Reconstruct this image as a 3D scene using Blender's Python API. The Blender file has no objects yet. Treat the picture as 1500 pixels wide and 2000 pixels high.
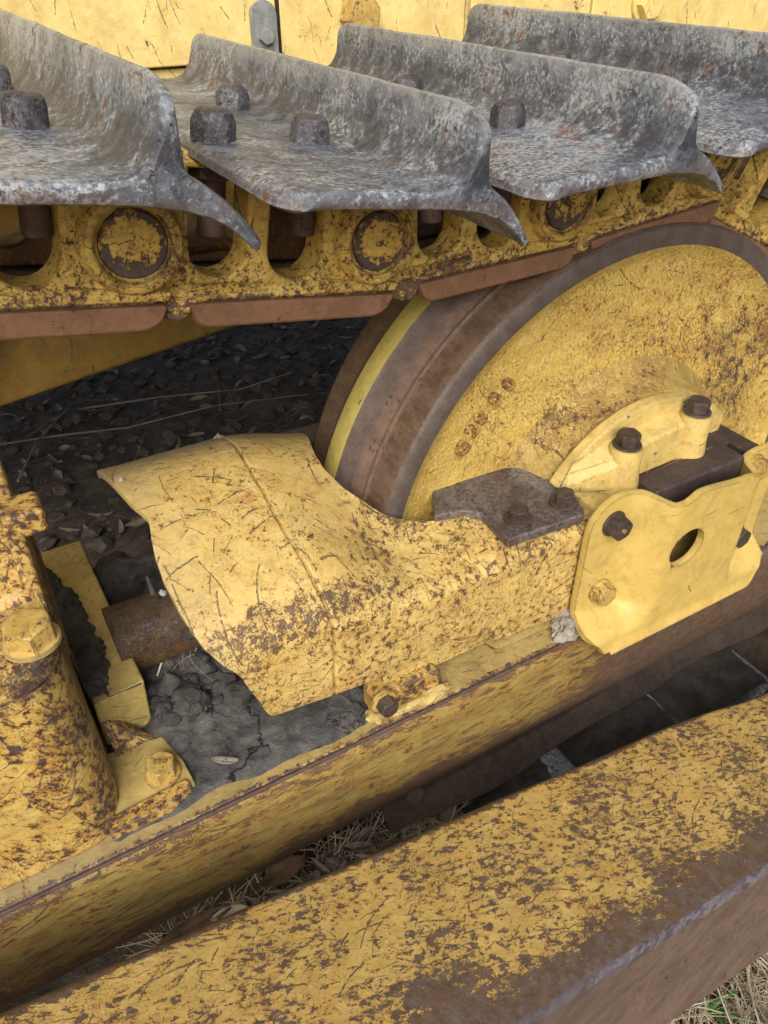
import bpy, bmesh, math, random
from math import sin, cos, pi, radians, sqrt, atan2
from mathutils import Vector, Matrix, noise

random.seed(7)
S = bpy.context.scene
COL = S.collection

# ------------------------------------------------------------------ camera
CP, CYAW = 0.64223, 0.52641
CAM = Vector((-0.77430, -0.65783, 0.68743))
fwd = Vector((sin(CYAW) * cos(CP), cos(CYAW) * cos(CP), -sin(CP)))
right = Vector((cos(CYAW), -sin(CYAW), 0))
up = right.cross(fwd)
cd = bpy.data.cameras.new('camera')
cam = bpy.data.objects.new('camera', cd)
COL.objects.link(cam)
cd.sensor_fit = 'VERTICAL'
cd.sensor_height = 24.0
cd.lens = 18.0
cd.clip_start = 0.01
cd.clip_end = 200
cam.matrix_world = Matrix((
    (right.x, up.x, -fwd.x, CAM.x),
    (right.y, up.y, -fwd.y, CAM.y),
    (right.z, up.z, -fwd.z, CAM.z),
    (0, 0, 0, 1)))
S.camera = cam

def at(px, py, ax, v):
    """point of the photograph carried onto a real plane of the place"""
    d = right * ((px - 750) / 1500) - up * ((py - 1000) / 1500) + fwd
    i = 'xyz'.index(ax)
    t = (v - CAM[i]) / d[i]
    return CAM + d * t

# ------------------------------------------------------------------ light
SUN_EL, SUN_AZ = radians(39), radians(212)      # azimuth from +y clockwise
W = bpy.data.worlds.new('World')
S.world = W
W.use_nodes = True
wn = W.node_tree
bg = wn.nodes['Background']
sky = wn.nodes.new('ShaderNodeTexSky')
sky.sky_type = 'NISHITA'
sky.sun_disc = False
sky.sun_elevation = SUN_EL
sky.sun_rotation = SUN_AZ
sky.air_density = 1.0
sky.dust_density = 6.0
sky.ozone_density = 0.6
wn.links.new(sky.outputs[0], bg.inputs[0])
bg.inputs[1].default_value = 0.108
sl = bpy.data.lights.new('sun', 'SUN')
sl.energy = 2.55
sl.angle = radians(42)
sl.color = (1.0, 0.975, 0.93)
sun = bpy.data.objects.new('sun', sl)
COL.objects.link(sun)
sd = Vector((sin(SUN_AZ) * cos(SUN_EL), cos(SUN_AZ) * cos(SUN_EL), sin(SUN_EL)))
sun.rotation_euler = sd.to_track_quat('Z', 'Y').to_euler()
S.view_settings.view_transform = 'Standard'
S.view_settings.look = 'None'
S.view_settings.gamma = 1.0
S.view_settings.exposure = 0.25
S.view_settings.use_curve_mapping = False
S.cycles.max_bounces = 6

# ------------------------------------------------------------------ node helpers
class NT:
    def __init__(s, name):
        s.m = bpy.data.materials.new(name)
        s.m.use_nodes = True
        s.t = s.m.node_tree
        s.n = s.t.nodes
        s.b = s.n['Principled BSDF']
        tc = s.n.new('ShaderNodeTexCoord')
        oi = s.n.new('ShaderNodeObjectInfo')
        sc = s.n.new('ShaderNodeVectorMath'); sc.operation = 'SCALE'
        s.t.links.new(oi.outputs['Location'], sc.inputs[0]); sc.inputs['Scale'].default_value = 3.7
        ad = s.n.new('ShaderNodeVectorMath'); ad.operation = 'ADD'
        s.t.links.new(tc.outputs['Object'], ad.inputs[0]); s.t.links.new(sc.outputs[0], ad.inputs[1])
        s.co = ad.outputs[0]
        s.raw = tc.outputs['Object']
    def L(s, a, b): s.t.links.new(a, b)
    def setin(s, sock, v):
        if isinstance(v, bpy.types.NodeSocket): s.L(v, sock)
        else: sock.default_value = v
    def map(s, scale=(1, 1, 1), rot=(0, 0, 0), loc=(0, 0, 0), co=None):
        # rotate first, then stretch, so streaks can run at any angle
        m = s.n.new('ShaderNodeMapping'); m.inputs['Rotation'].default_value = rot
        s.L(co or s.co, m.inputs['Vector'])
        m2 = s.n.new('ShaderNodeMapping'); m2.inputs['Scale'].default_value = scale; m2.inputs['Location'].default_value = loc
        s.L(m.outputs[0], m2.inputs['Vector'])
        return m2.outputs[0]
    def noise(s, scale, detail=6, rough=.6, dist=0.0, co=None, loc=None):
        nn = s.n.new('ShaderNodeTexNoise')
        if loc: co = s.map(loc=loc, co=co)
        s.L(co or s.co, nn.inputs['Vector'])
        nn.inputs['Scale'].default_value = scale; nn.inputs['Detail'].default_value = detail
        nn.inputs['Roughness'].default_value = rough; nn.inputs['Distortion'].default_value = dist
        return nn.outputs['Fac']
    def vor(s, scale, feat='F1', co=None):
        nn = s.n.new('ShaderNodeTexVoronoi'); nn.feature = feat
        s.L(co or s.co, nn.inputs['Vector']); nn.inputs['Scale'].default_value = scale
        return nn.outputs['Distance']
    def math(s, op, a, b=0.0, c=None, clamp=False):
        m = s.n.new('ShaderNodeMath'); m.operation = op; m.use_clamp = clamp
        s.setin(m.inputs[0], a); s.setin(m.inputs[1], b)
        if c is not None: s.setin(m.inputs[2], c)
        return m.outputs[0]
    def step(s, v, a, b):
        r = s.n.new('ShaderNodeMapRange'); r.interpolation_type = 'SMOOTHSTEP'
        s.setin(r.inputs['Value'], v)
        lo, hi, flip = (a, b, False) if a < b else (b, a, True)
        r.inputs['From Min'].default_value = lo; r.inputs['From Max'].default_value = hi
        r.inputs['To Min'].default_value = 1.0 if flip else 0.0; r.inputs['To Max'].default_value = 0.0 if flip else 1.0
        return r.outputs[0]
    def mix(s, f, a, b, mode='MIX'):
        m = s.n.new('ShaderNodeMix'); m.data_type = 'RGBA'; m.blend_type = mode
        s.setin(m.inputs[0], f)
        for sock, v in ((m.inputs[6], a), (m.inputs[7], b)):
            if isinstance(v, bpy.types.NodeSocket): s.L(v, sock)
            else: sock.default_value = (*v[:3], 1)
        return m.outputs[2]
    def axis(s, k, co=None):
        x = s.n.new('ShaderNodeSeparateXYZ'); s.L(co or s.raw, x.inputs[0]); return x.outputs[k]
    def lines(s, scale, w, ln, seed=0, amount=.8, base=0.0, spread=pi):
        """loose straight scratches, one per cell of the surface unwrapped to (x, y - z)"""
        x = s.n.new('ShaderNodeSeparateXYZ'); s.L(s.co, x.inputs[0])
        wob = s.math('MULTIPLY', s.math('SUBTRACT', s.noise(28, 3, .6, 0, loc=(seed, 1, 1)), .5), .006)
        cb = s.n.new('ShaderNodeCombineXYZ')
        s.L(s.math('ADD', x.outputs[0], s.math('ADD', wob, seed * 1.37)), cb.inputs[0])
        s.L(s.math('ADD', s.math('SUBTRACT', x.outputs[1], x.outputs[2]), s.math('ADD', wob, seed * .73)), cb.inputs[1])
        v = s.n.new('ShaderNodeTexVoronoi'); v.voronoi_dimensions = '2D'; v.inputs['Scale'].default_value = scale
        s.L(cb.outputs[0], v.inputs['Vector'])
        d = s.n.new('ShaderNodeVectorMath'); d.operation = 'SUBTRACT'
        s.L(cb.outputs[0], d.inputs[0]); s.L(v.outputs['Position'], d.inputs[1])
        dx = s.n.new('ShaderNodeSeparateXYZ'); s.L(d.outputs[0], dx.inputs[0])
        rc = s.n.new('ShaderNodeSeparateColor'); s.L(v.outputs['Color'], rc.inputs[0])
        an = s.math('MULTIPLY_ADD', s.math('SUBTRACT', rc.outputs[0], .5), spread, base)
        ca, sa = s.math('COSINE', an), s.math('SINE', an)
        u = s.math('ADD', s.math('MULTIPLY', dx.outputs[0], ca), s.math('MULTIPLY', dx.outputs[1], sa))
        q = s.math('SUBTRACT', s.math('MULTIPLY', dx.outputs[1], ca), s.math('MULTIPLY', dx.outputs[0], sa))
        q = s.math('ADD', q, s.math('MULTIPLY', s.math('MULTIPLY', u, u), 4.0))       # slight bow
        q = s.math('MULTIPLY_ADD', s.math('SUBTRACT', s.noise(240, 6, .8, 0, loc=(seed, 2, 2)), .5), w * 5.5, q)   # ragged edge
        au = s.math('ABSOLUTE', u)
        wid = s.math('MULTIPLY_ADD', rc.outputs[2], w, w * .4)
        m = s.math('LESS_THAN', s.math('ABSOLUTE', q), wid)
        m = s.math('MULTIPLY', m, s.math('LESS_THAN', au, ln))
        m = s.math('MULTIPLY', m, s.math('LESS_THAN', rc.outputs[1], amount))
        return s.math('MULTIPLY', m, s.step(s.noise(150, 6, .8), .43, .52))
    def edge(s, r=.004, lo=.995, hi=.93, smp=4):
        bv = s.n.new('ShaderNodeBevel'); bv.samples = 2; bv.inputs['Radius'].default_value = r
        ge = s.n.new('ShaderNodeNewGeometry')
        d = s.n.new('ShaderNodeVectorMath'); d.operation = 'DOT_PRODUCT'
        s.L(bv.outputs[0], d.inputs[0]); s.L(ge.outputs['Normal'], d.inputs[1])
        return s.step(d.outputs['Value'], lo, hi)
    def bump(s, h, dist, strength=1.0, nrm=None):
        b = s.n.new('ShaderNodeBump'); b.inputs['Distance'].default_value = dist; b.inputs['Strength'].default_value = strength
        s.L(h, b.inputs['Height'])
        if nrm: s.L(nrm, b.inputs['Normal'])
        return b.outputs[0]
    def out(s, col, rough, metal=0.0, nrm=None, spec=.5):
        s.setin(s.b.inputs['Base Color'], col if isinstance(col, bpy.types.NodeSocket) else (*col, 1))
        s.setin(s.b.inputs['Roughness'], rough); s.setin(s.b.inputs['Metallic'], metal)
        s.b.inputs['Specular IOR Level'].default_value = spec
        if nrm: s.L(nrm, s.b.inputs['Normal'])
        return s.m

YEL = (.66, .445, .105)
YDK = (.47, .28, .045)
RUST = (.075, .045, .036)
STEEL = (.115, .095, .095)
ORNG = (.33, .145, .04)

def paint(name, base=YEL, alt=YDK, wear=0.0, sc=1.0, streak=None, zones=(), edge=None, grime=.35, speck=.0,
          scratch=.6, rust=RUST, halo=.6, rough=.42, dust=None, bump=.0009, big=.35, chip=1.0, orange=.0, remn=.0, peel=.0, lines_dir=None):
    """old enamel: chips down to brown steel, orange halos, scratches, faded patches.
    zones: (axis, a, b, gain) raise the wear from a to b along an object axis"""
    base = (base[0] * .965, base[1] * 1.012, base[2]); alt = (alt[0] * .965, alt[1] * 1.01, alt[2])
    N = NT(name)
    big_n = N.noise(8 * sc, 5, .6, .4, loc=(3.1, 1.7, 5.2))
    cs = N.map(scale=streak[0], rot=streak[1]) if streak else N.co
    ch = N.noise(80 * sc, 10, .72, .0, co=cs)
    fine = N.noise(330 * sc, 5, .72, .0, co=cs)
    w = N.math('MULTIPLY_ADD', N.math('SUBTRACT', big_n, .5), big, wear)
    for z in zones:
        if z[0] == 'r':
            d = N.n.new('ShaderNodeVectorMath'); d.operation = 'DISTANCE'
            N.L(N.raw, d.inputs[0]); d.inputs[1].default_value = z[4]
            dd = N.math('MULTIPLY_ADD', N.math('SUBTRACT', N.noise(14, 5, .65), .5), abs(z[1] - z[2]) * .9, d.outputs['Value'])
            g = N.step(dd, z[1], z[2])
        else:
            wob = N.math('MULTIPLY_ADD', N.math('SUBTRACT', N.noise(11, 6, .65), .5), z[4] if len(z) > 4 else .05, N.axis(z[0]))
            g = N.step(wob, z[1], z[2])
        w = N.math('MULTIPLY_ADD', g, z[3], w)
    if edge:
        e = N.edge(edge[0])
        w = N.math('MULTIPLY_ADD', e, edge[1], w)
    v = N.math('ADD', N.math('MULTIPLY_ADD', fine, .22, ch), w)
    chips = N.math('MULTIPLY', N.step(v, .716, .730), chip)
    hal = N.step(v, .60, .73)
    # scratches
    scr = None
    if scratch > 0:
        gate = N.step(N.noise(8 * sc, 4, .65, 0, loc=(9, 2, 4)), .34, .50)
        bd, sp_ = (lines_dir or (0.0, pi))
        for (a_, w_, l_, sd) in ((12, .0008, .034, 0), (23, .0007, .022, 1), (52, .0006, .011, 3)):
            k_ = N.lines(a_, w_, l_, sd, .50 * scratch, bd, sp_)
            scr = k_ if scr is None else N.math('MAXIMUM', scr, k_)
        scr = N.math('MULTIPLY', scr, N.math('MULTIPLY', gate, .85))
    else: scr = 0.0
    m = N.math('MAXIMUM', chips, scr)
    if remn:
        r1 = N.noise(34 * sc, 5, .65, .2, co=N.map(scale=(22, 2.6, 22), rot=(.1, .2, .25)))
        r2 = N.noise(60 * sc, 8, .8, .2, loc=(4, 9, 9))
        rk = N.math('MAXIMUM', N.step(r1, .625, .65), N.step(r2, .61, .63))
        m = N.math('MULTIPLY', m, N.math('SUBTRACT', 1.0, N.math('MULTIPLY', rk, remn)))
    if speck:
        sp = N.noise(420 * sc ** .5, 6, .80, .0, loc=(2, 8, 1))
        rg_ = N.noise(16 * sc, 7, .75, .4, loc=(3, 3, 8))
        tt = N.math('ADD', N.math('MULTIPLY_ADD', rg_, .45, sp), N.math('MULTIPLY', w, .8))
        spm = N.step(tt, .90 - speck * .26, .945 - speck * .26)
        m = N.math('MAXIMUM', m, N.math('MULTIPLY', spm, .86))
    if peel:
        pn = N.noise(230 * sc ** .5, 4, .66, .25, loc=(6, 2, 2), co=N.map(scale=(1, 1, .62), rot=(0, .5, 0)))
        pr = N.math('ADD', N.noise(5.5 * sc, 6, .7, .8, loc=(2, 7, 7)), N.math('MULTIPLY', w, 1.6))
        pt = N.math('MULTIPLY_ADD', N.math('SUBTRACT', pr, .5), .55, pn)
        pm = N.math('MULTIPLY', N.step(pt, .50, .62), peel)
    # colours
    fade = N.step(N.noise(18 * sc, 7, .75, .6, loc=(5, 5, 1)), .34, .66)
    c = N.mix(fade, alt, base)
    c = N.mix(N.math('MULTIPLY', N.step(N.noise(45, 7, .75, 0, loc=(1, 4, 4)), .46, .7), .4), c, (min(1, base[0] * 1.12), base[1] * 1.15, min(1, base[2] * 1.5)))
    st = N.math('MULTIPLY', N.step(N.noise(30 * sc, 9, .8, .5, loc=(7, 1, 2), co=(N.map(scale=(.22, 1, 1), rot=(0, -.12, 0)) if streak else None)), .44, .64), grime)
    c = N.mix(st, c, (.185, .12, .045))
    c = N.mix(N.math('MULTIPLY', hal, halo), c, ORNG)
    if orange:
        oz = N.step(N.noise(12 * sc, 8, .78, .6, loc=(1, 12, 2)), .50, .66)
        c = N.mix(N.math('MULTIPLY', N.math('MULTIPLY', oz, N.step(N.noise(110, 5, .75), .38, .6)), orange), c, (.36, .15, .035))
    if peel: c = N.mix(pm, c, (.24, .115, .038))
    rc = N.mix(N.step(N.noise(90, 8, .75, loc=(4, 4, 4)), .38, .64), rust, STEEL)
    rc = N.mix(N.math('MULTIPLY', N.step(N.noise(40, 8, .75, loc=(1, 9, 4)), .50, .66), .55), rc, (.17, .08, .036))
    c = N.mix(m, c, rc)
    rg = N.math('MULTIPLY_ADD', N.noise(90, 6, .7), .34, rough - .15)
    rg = N.math('MULTIPLY_ADD', m, .12, rg)
    if dust:
        for (ax, a, b, col, k) in dust:
            wob = N.math('MULTIPLY_ADD', N.math('SUBTRACT', N.noise(26, 10, .8, loc=(a, b, 3)), .5), .16, N.axis(ax))
            dm = N.math('MULTIPLY', N.step(wob, a, b), k)
            c = N.mix(dm, c, col)
            rg = N.math('MULTIPLY_ADD', dm, .35, rg, clamp=True)
    h = N.math('MULTIPLY_ADD', m, -.9, N.math('MULTIPLY', N.noise(160, 7, .7), .8))
    h = N.math('ADD', h, N.math('MULTIPLY', N.noise(24, 4, .55, loc=(6, 6, 6)), 1.6))
    if peel: h = N.math('SUBTRACT', h, N.math('MULTIPLY', N.step(pn, .40, .62), .9))
    nr = N.bump(h, bump, 1.0)
    return N.out(c, rg, N.math('MULTIPLY', m, .25), nr, .45)

def steel(name, cols, rough=.5, metal=.35, sc=1.0, stretch=None, rust=.4, bump=.0012, light=.5, pits=True, rustcol=(.15, .062, .032), edge=None, bands=(), patch=None):
    """worn bare steel: blue grey with pale rubs, brown rust bloom, pits"""
    N = NT(name)
    cs = N.map(scale=stretch[0], rot=stretch[1]) if stretch else N.co
    a = N.noise(42 * sc, 9, .76, .15, co=cs)
    b = N.noise(190 * sc, 7, .78, .1, co=cs)
    g = N.noise(7 * sc, 5, .65, .3, loc=(2, 2, 9))
    c = N.mix(N.step(a, .40, .60), cols[0], cols[1])
    t = N.math('ADD', N.math('MULTIPLY', b, .6), N.math('MULTIPLY', g, .4))
    c = N.mix(N.math('MULTIPLY', N.step(t, .49, .57), light), c, cols[2])
    if edge:
        c = N.mix(N.math('MULTIPLY', N.math('MULTIPLY', N.edge(edge[0], .99, .90), N.step(b, .34, .56)), edge[1]), c, edge[2])
    for (ax, a0, b0, a1, b1, col_, k_) in bands:
        wob = N.math('MULTIPLY_ADD', N.math('SUBTRACT', N.noise(30, 8, .75, loc=(a0, b0, 1)), .5), abs(b0 - a0) * 2.2 + .01, N.axis(ax))
        bm_ = N.math('MULTIPLY', N.math('MULTIPLY', N.step(wob, a0, b0), N.step(wob, b1, a1)), k_)
        bm_ = N.math('MULTIPLY', bm_, N.step(N.noise(55, 8, .8, loc=(b0, 1, 1)), .36, .56))
        c = N.mix(bm_, c, col_)
    if patch:
        d = N.n.new('ShaderNodeVectorMath'); d.operation = 'DISTANCE'
        N.L(N.raw, d.inputs[0]); d.inputs[1].default_value = patch[0]
        dd = N.math('MULTIPLY_ADD', N.math('SUBTRACT', N.noise(30, 8, .75), .5), patch[1] * 1.6, d.outputs['Value'])
        c = N.mix(N.math('MULTIPLY', N.math('MULTIPLY', N.step(dd, patch[1], patch[1] * .6), N.step(b, .40, .55)), patch[3]), c, patch[2])
    rr = N.math('ADD', N.noise(34 * sc, 10, .82, .5, loc=(8, 3, 3)), N.math('MULTIPLY', N.math('SUBTRACT', g, .5), .35))
    rm = N.math('MULTIPLY', N.step(rr, .65 - .16 * rust, .71 - .12 * rust), min(1, .35 + rust))
    c = N.mix(rm, c, rustcol)
    hh = N.math('ADD', b, N.math('MULTIPLY', a, .9))
    if pits:
        p = N.step(N.noise(110 * sc, 7, .7, .2, loc=(1, 7, 7)), .60, .66)
        p = N.math('MULTIPLY', p, N.step(N.noise(16 * sc, 4, .6, 0, loc=(0, 7, 1)), .44, .56))
        c = N.mix(N.math('MULTIPLY', p, .85), c, (.07, .028, .018))
        hh = N.math('SUBTRACT', hh, N.math('MULTIPLY', p, .8))
    wl = N.step(N.noise(200 * sc, 5, .8, 0, co=N.map(scale=(.8, 1, 1.0), rot=(.3, .2, .5))), .655, .70)
    wl = N.math('MULTIPLY', wl, N.step(N.noise(20, 3, .6, 0, loc=(5, 5, 5)), .42, .58))
    c = N.mix(N.math('MULTIPLY', wl, .8 * light), c, (.62, .61, .58))
    rg = N.math('MULTIPLY_ADD', b, .45, rough - .2)
    rg = N.math('MULTIPLY_ADD', rm, .2, rg)
    nr = N.bump(hh, bump, 1.0)
    return N.out(c, rg, N.math('MULTIPLY', N.math('SUBTRACT', 1.0, rm), metal), nr, .45)

def soil(name, c0, c1, sc=1.0, bump=.004, cracks=True, rough=.95):
    N = NT(name)
    a = N.noise(18 * sc, 9, .75, .3)
    b = N.noise(140 * sc, 5, .7, 0)
    c = N.mix(N.step(a, .35, .65), c0, c1)
    c = N.mix(N.math('MULTIPLY', N.step(b, .62, .72), .5), c, [min(1, x * 2.2) for x in c1])
    h = N.math('ADD', a, N.math('MULTIPLY', b, .25))
    if cracks:
        wc = N.n.new('ShaderNodeVectorMath'); wc.operation = 'MULTIPLY_ADD'
        nz = N.n.new('ShaderNodeTexNoise'); nz.inputs['Scale'].default_value = 38; nz.inputs['Detail'].default_value = 8; nz.inputs['Roughness'].default_value = .7
        N.L(N.co, nz.inputs['Vector']); N.L(nz.outputs['Color'], wc.inputs[0]); wc.inputs[1].default_value = (.05, .05, .05); N.L(N.co, wc.inputs[2])
        v = N.vor(9 * sc, 'DISTANCE_TO_EDGE', co=wc.outputs[0])
        k = N.math('MULTIPLY', N.step(v, .020, .004), N.step(N.noise(10, 4, .6, loc=(3, 3, 3)), .45, .52))
        v2 = N.vor(26 * sc, 'DISTANCE_TO_EDGE', co=wc.outputs[0])
        k = N.math('MAXIMUM', k, N.math('MULTIPLY', N.step(v2, .02, .004), N.step(N.noise(14, 4, .6, loc=(7, 3, 3)), .58, .62)))
        c = N.mix(N.math('MULTIPLY', k, .8), c, (.008, .008, .008))
        h = N.math('SUBTRACT', h, N.math('MULTIPLY', k, .8))
    return N.out(c, rough, 0, N.bump(h, bump, 1.0), .25)

# ------------------------------------------------------------------ object helpers
def thing(name, label, cat, loc=(0, 0, 0), group=None, kind=None):
    o = bpy.data.objects.new(name, None); COL.objects.link(o)
    o.location = loc; o.empty_display_size = .05
    o['label'] = label; o['category'] = cat
    if group: o['group'] = group
    if kind: o['kind'] = kind
    return o
def tag(o, label, cat, group=None, kind=None):
    o['label'] = label; o['category'] = cat
    if group: o['group'] = group
    if kind: o['kind'] = kind
    return o
def world_off(p):
    v = Vector((0, 0, 0))
    while p is not None:
        v = v + p.location; p = p.parent
    return v
def link(name, me, mats, parent=None, smooth=True, label=None, local=False):
    """mesh given in world coordinates; a child cancels its parents' shift"""
    o = bpy.data.objects.new(name, me); COL.objects.link(o)
    for m in (mats if isinstance(mats, (list, tuple)) else [mats]): me.materials.append(m)
    if smooth:
        for f in me.polygons: f.use_smooth = True
        me.set_sharp_from_angle(angle=radians(32))
    if parent is not None:
        o.parent = parent
        if not local: o.location = -world_off(parent)
    if label: o['label'] = label
    return o
def fin(name, bm, mats, parent=None, bevel=0, seg=2, ang=35, sub=0, solid=0, label=None, smooth=True, local=False, off=-1):
    bmesh.ops.recalc_face_normals(bm, faces=bm.faces) if not solid else None
    me = bpy.data.meshes.new(name); bm.to_mesh(me); bm.free()
    o = link(name, me, mats, parent, smooth, label, local)
    if solid:
        md = o.modifiers.new('s', 'SOLIDIFY'); md.thickness = solid; md.offset = off
    if bevel:
        md = o.modifiers.new('b', 'BEVEL'); md.width = bevel; md.segments = seg; md.limit_method = 'ANGLE'
        md.angle_limit = radians(ang); md.harden_normals = True
    if sub:
        md = o.modifiers.new('u', 'SUBSURF'); md.levels = sub; md.render_levels = sub
    return o
def box(bm, x0, x1, y0, y1, z0, z1, M=None):
    vs = [bm.verts.new(Vector(p)) for p in ((x0, y0, z0), (x1, y0, z0), (x1, y1, z0), (x0, y1, z0), (x0, y0, z1), (x1, y0, z1), (x1, y1, z1), (x0, y1, z1))]
    if M: 
        for v in vs: v.co = M @ v.co
    for f in ((0, 3, 2, 1), (4, 5, 6, 7), (0, 1, 5, 4), (1, 2, 6, 5), (2, 3, 7, 6), (3, 0, 4, 7)):
        bm.faces.new([vs[i] for i in f])
    return vs
def hexa(bm, pts):
    vs = [bm.verts.new(Vector(p)) for p in pts]
    for f in ((0, 3, 2, 1), (4, 5, 6, 7), (0, 1, 5, 4), (1, 2, 6, 5), (2, 3, 7, 6), (3, 0, 4, 7)):
        bm.faces.new([vs[i] for i in f])
def prism(bm, poly, axis, a, b):
    """polygon in the two other axes, extruded from a to b"""
    def P(p, t):
        return {'x': (t, p[0], p[1]), 'y': (p[0], t, p[1]), 'z': (p[0], p[1], t)}[axis]
    va = [bm.verts.new(P(p, a)) for p in poly]; vb = [bm.verts.new(P(p, b)) for p in poly]
    bm.faces.new(va); bm.faces.new(vb[::-1])
    n = len(poly)
    for i in range(n):
        bm.faces.new((va[i], vb[i], vb[(i + 1) % n], va[(i + 1) % n]))
def lathe(bm, prof, n, M, mats=None, a0=0, a1=2 * pi):
    """profile (radius, height) about local z, moved by matrix M"""
    full = abs(a1 - a0 - 2 * pi) < 1e-6
    k = n if full else n + 1
    rings = []
    for (r, h) in prof:
        rings.append([bm.verts.new(M @ Vector((r * cos(a0 + (a1 - a0) * i / n), r * sin(a0 + (a1 - a0) * i / n), h))) for i in range(k)])
    for j in range(len(prof) - 1):
        for i in range(n if full else n):
            q = (rings[j][i], rings[j][(i + 1) % k], rings[j + 1][(i + 1) % k], rings[j + 1][i])
            try:
                f = bm.faces.new(q)
                if mats: f.material_index = mats[j]
            except ValueError: pass
    return rings
def frame(o, zdir, xdir=None):
    z = Vector(zdir).normalized()
    x = Vector(xdir) if xdir else (Vector((1, 0, 0)) if abs(z.x) < .9 else Vector((0, 1, 0)))
    x = (x - z * x.dot(z)).normalized(); y = z.cross(x)
    return Matrix(((x.x, y.x, z.x, o[0]), (x.y, y.y, z.y, o[1]), (x.z, y.z, z.z, o[2]), (0, 0, 0, 1)))
def tube(bm, pts, rad, n=8, cap=True):
    pts = [Vector(p) for p in pts]
    rings = []
    for i, p in enumerate(pts):
        d = (pts[min(i + 1, len(pts) - 1)] - pts[max(i - 1, 0)])
        if d.length < 1e-9: d = Vector((0, 0, 1))
        M = frame(p, d, (.3, .2, .9) if abs(d.normalized().dot(Vector((.3, .2, .9)).normalized())) < .95 else (1, 0, 0))
        r = rad[i] if isinstance(rad, (list, tuple)) else rad
        rings.append([bm.verts.new(M @ Vector((r * cos(2 * pi * k / n), r * sin(2 * pi * k / n), 0))) for k in range(n)])
    for a, b in zip(rings, rings[1:]):
        for k in range(n): bm.faces.new((a[k], a[(k + 1) % n], b[(k + 1) % n], b[k]))
    if cap: bm.faces.new(rings[0][::-1]); bm.faces.new(rings[-1])
def lump(bm, c, r, seed, squash=(1, 1, 1), sub=3, amp=.45, f=1.6):
    g = bmesh.ops.create_icosphere(bm, subdivisions=sub, radius=1.0)
    for v in g['verts']:
        d = v.co.copy()
        k = 1 + amp * noise.noise(d * f + Vector((seed * 3.1, seed, 0))) + amp * .4 * noise.noise(d * f * 3 + Vector((seed, 0, seed))) + amp * .18 * noise.noise(d * f * 8)
        v.co = Vector(c) + Vector((d.x * squash[0], d.y * squash[1], d.z * squash[2])) * r * k
def curve_mesh(loops, thick, bevel=.002, res=2):
    """flat plate from closed outlines (first is outer, rest are holes) in xy, thickness along z"""
    cu = bpy.data.curves.new('c', 'CURVE'); cu.dimensions = '2D'; cu.fill_mode = 'BOTH'
    for lp in loops:
        sp = cu.splines.new('POLY'); sp.points.add(len(lp) - 1)
        for i, p in enumerate(lp): sp.points[i].co = (p[0], p[1], 0, 1)
        sp.use_cyclic_u = True
    cu.extrude = max(.0001, thick / 2 - bevel); cu.bevel_depth = bevel; cu.bevel_resolution = res; cu.offset = -bevel
    o = bpy.data.objects.new('c', cu); COL.objects.link(o)
    dg = bpy.context.evaluated_depsgraph_get()
    me = bpy.data.meshes.new_from_object(o.evaluated_get(dg), depsgraph=dg)
    bpy.data.objects.remove(o); bpy.data.curves.remove(cu)
    me.materials.clear()
    return me
def text_mesh(s, size, ext, bev=.0006):
    cu = bpy.data.curves.new('t', 'FONT'); cu.body = s; cu.size = size; cu.extrude = ext; cu.bevel_depth = bev
    cu.align_x = 'CENTER'; cu.align_y = 'CENTER'
    o = bpy.data.objects.new('t', cu); COL.objects.link(o)
    dg = bpy.context.evaluated_depsgraph_get()
    me = bpy.data.meshes.new_from_object(o.evaluated_get(dg), depsgraph=dg)
    bpy.data.objects.remove(o); bpy.data.curves.remove(cu)
    me.materials.clear()
    return me
def rnd_poly(cx, cy, w, h, r, n=6):
    """rounded rectangle centred on cx, cy"""
    out = []
    for (sx, sy, a0) in ((1, 1, 0), (-1, 1, pi / 2), (-1, -1, pi), (1, -1, 3 * pi / 2)):
        for i in range(n + 1):
            a = a0 + pi / 2 * i / n
            out.append((cx + sx * (w / 2 - r) + r * cos(a), cy + sy * (h / 2 - r) + r * sin(a)))
    return out
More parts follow.
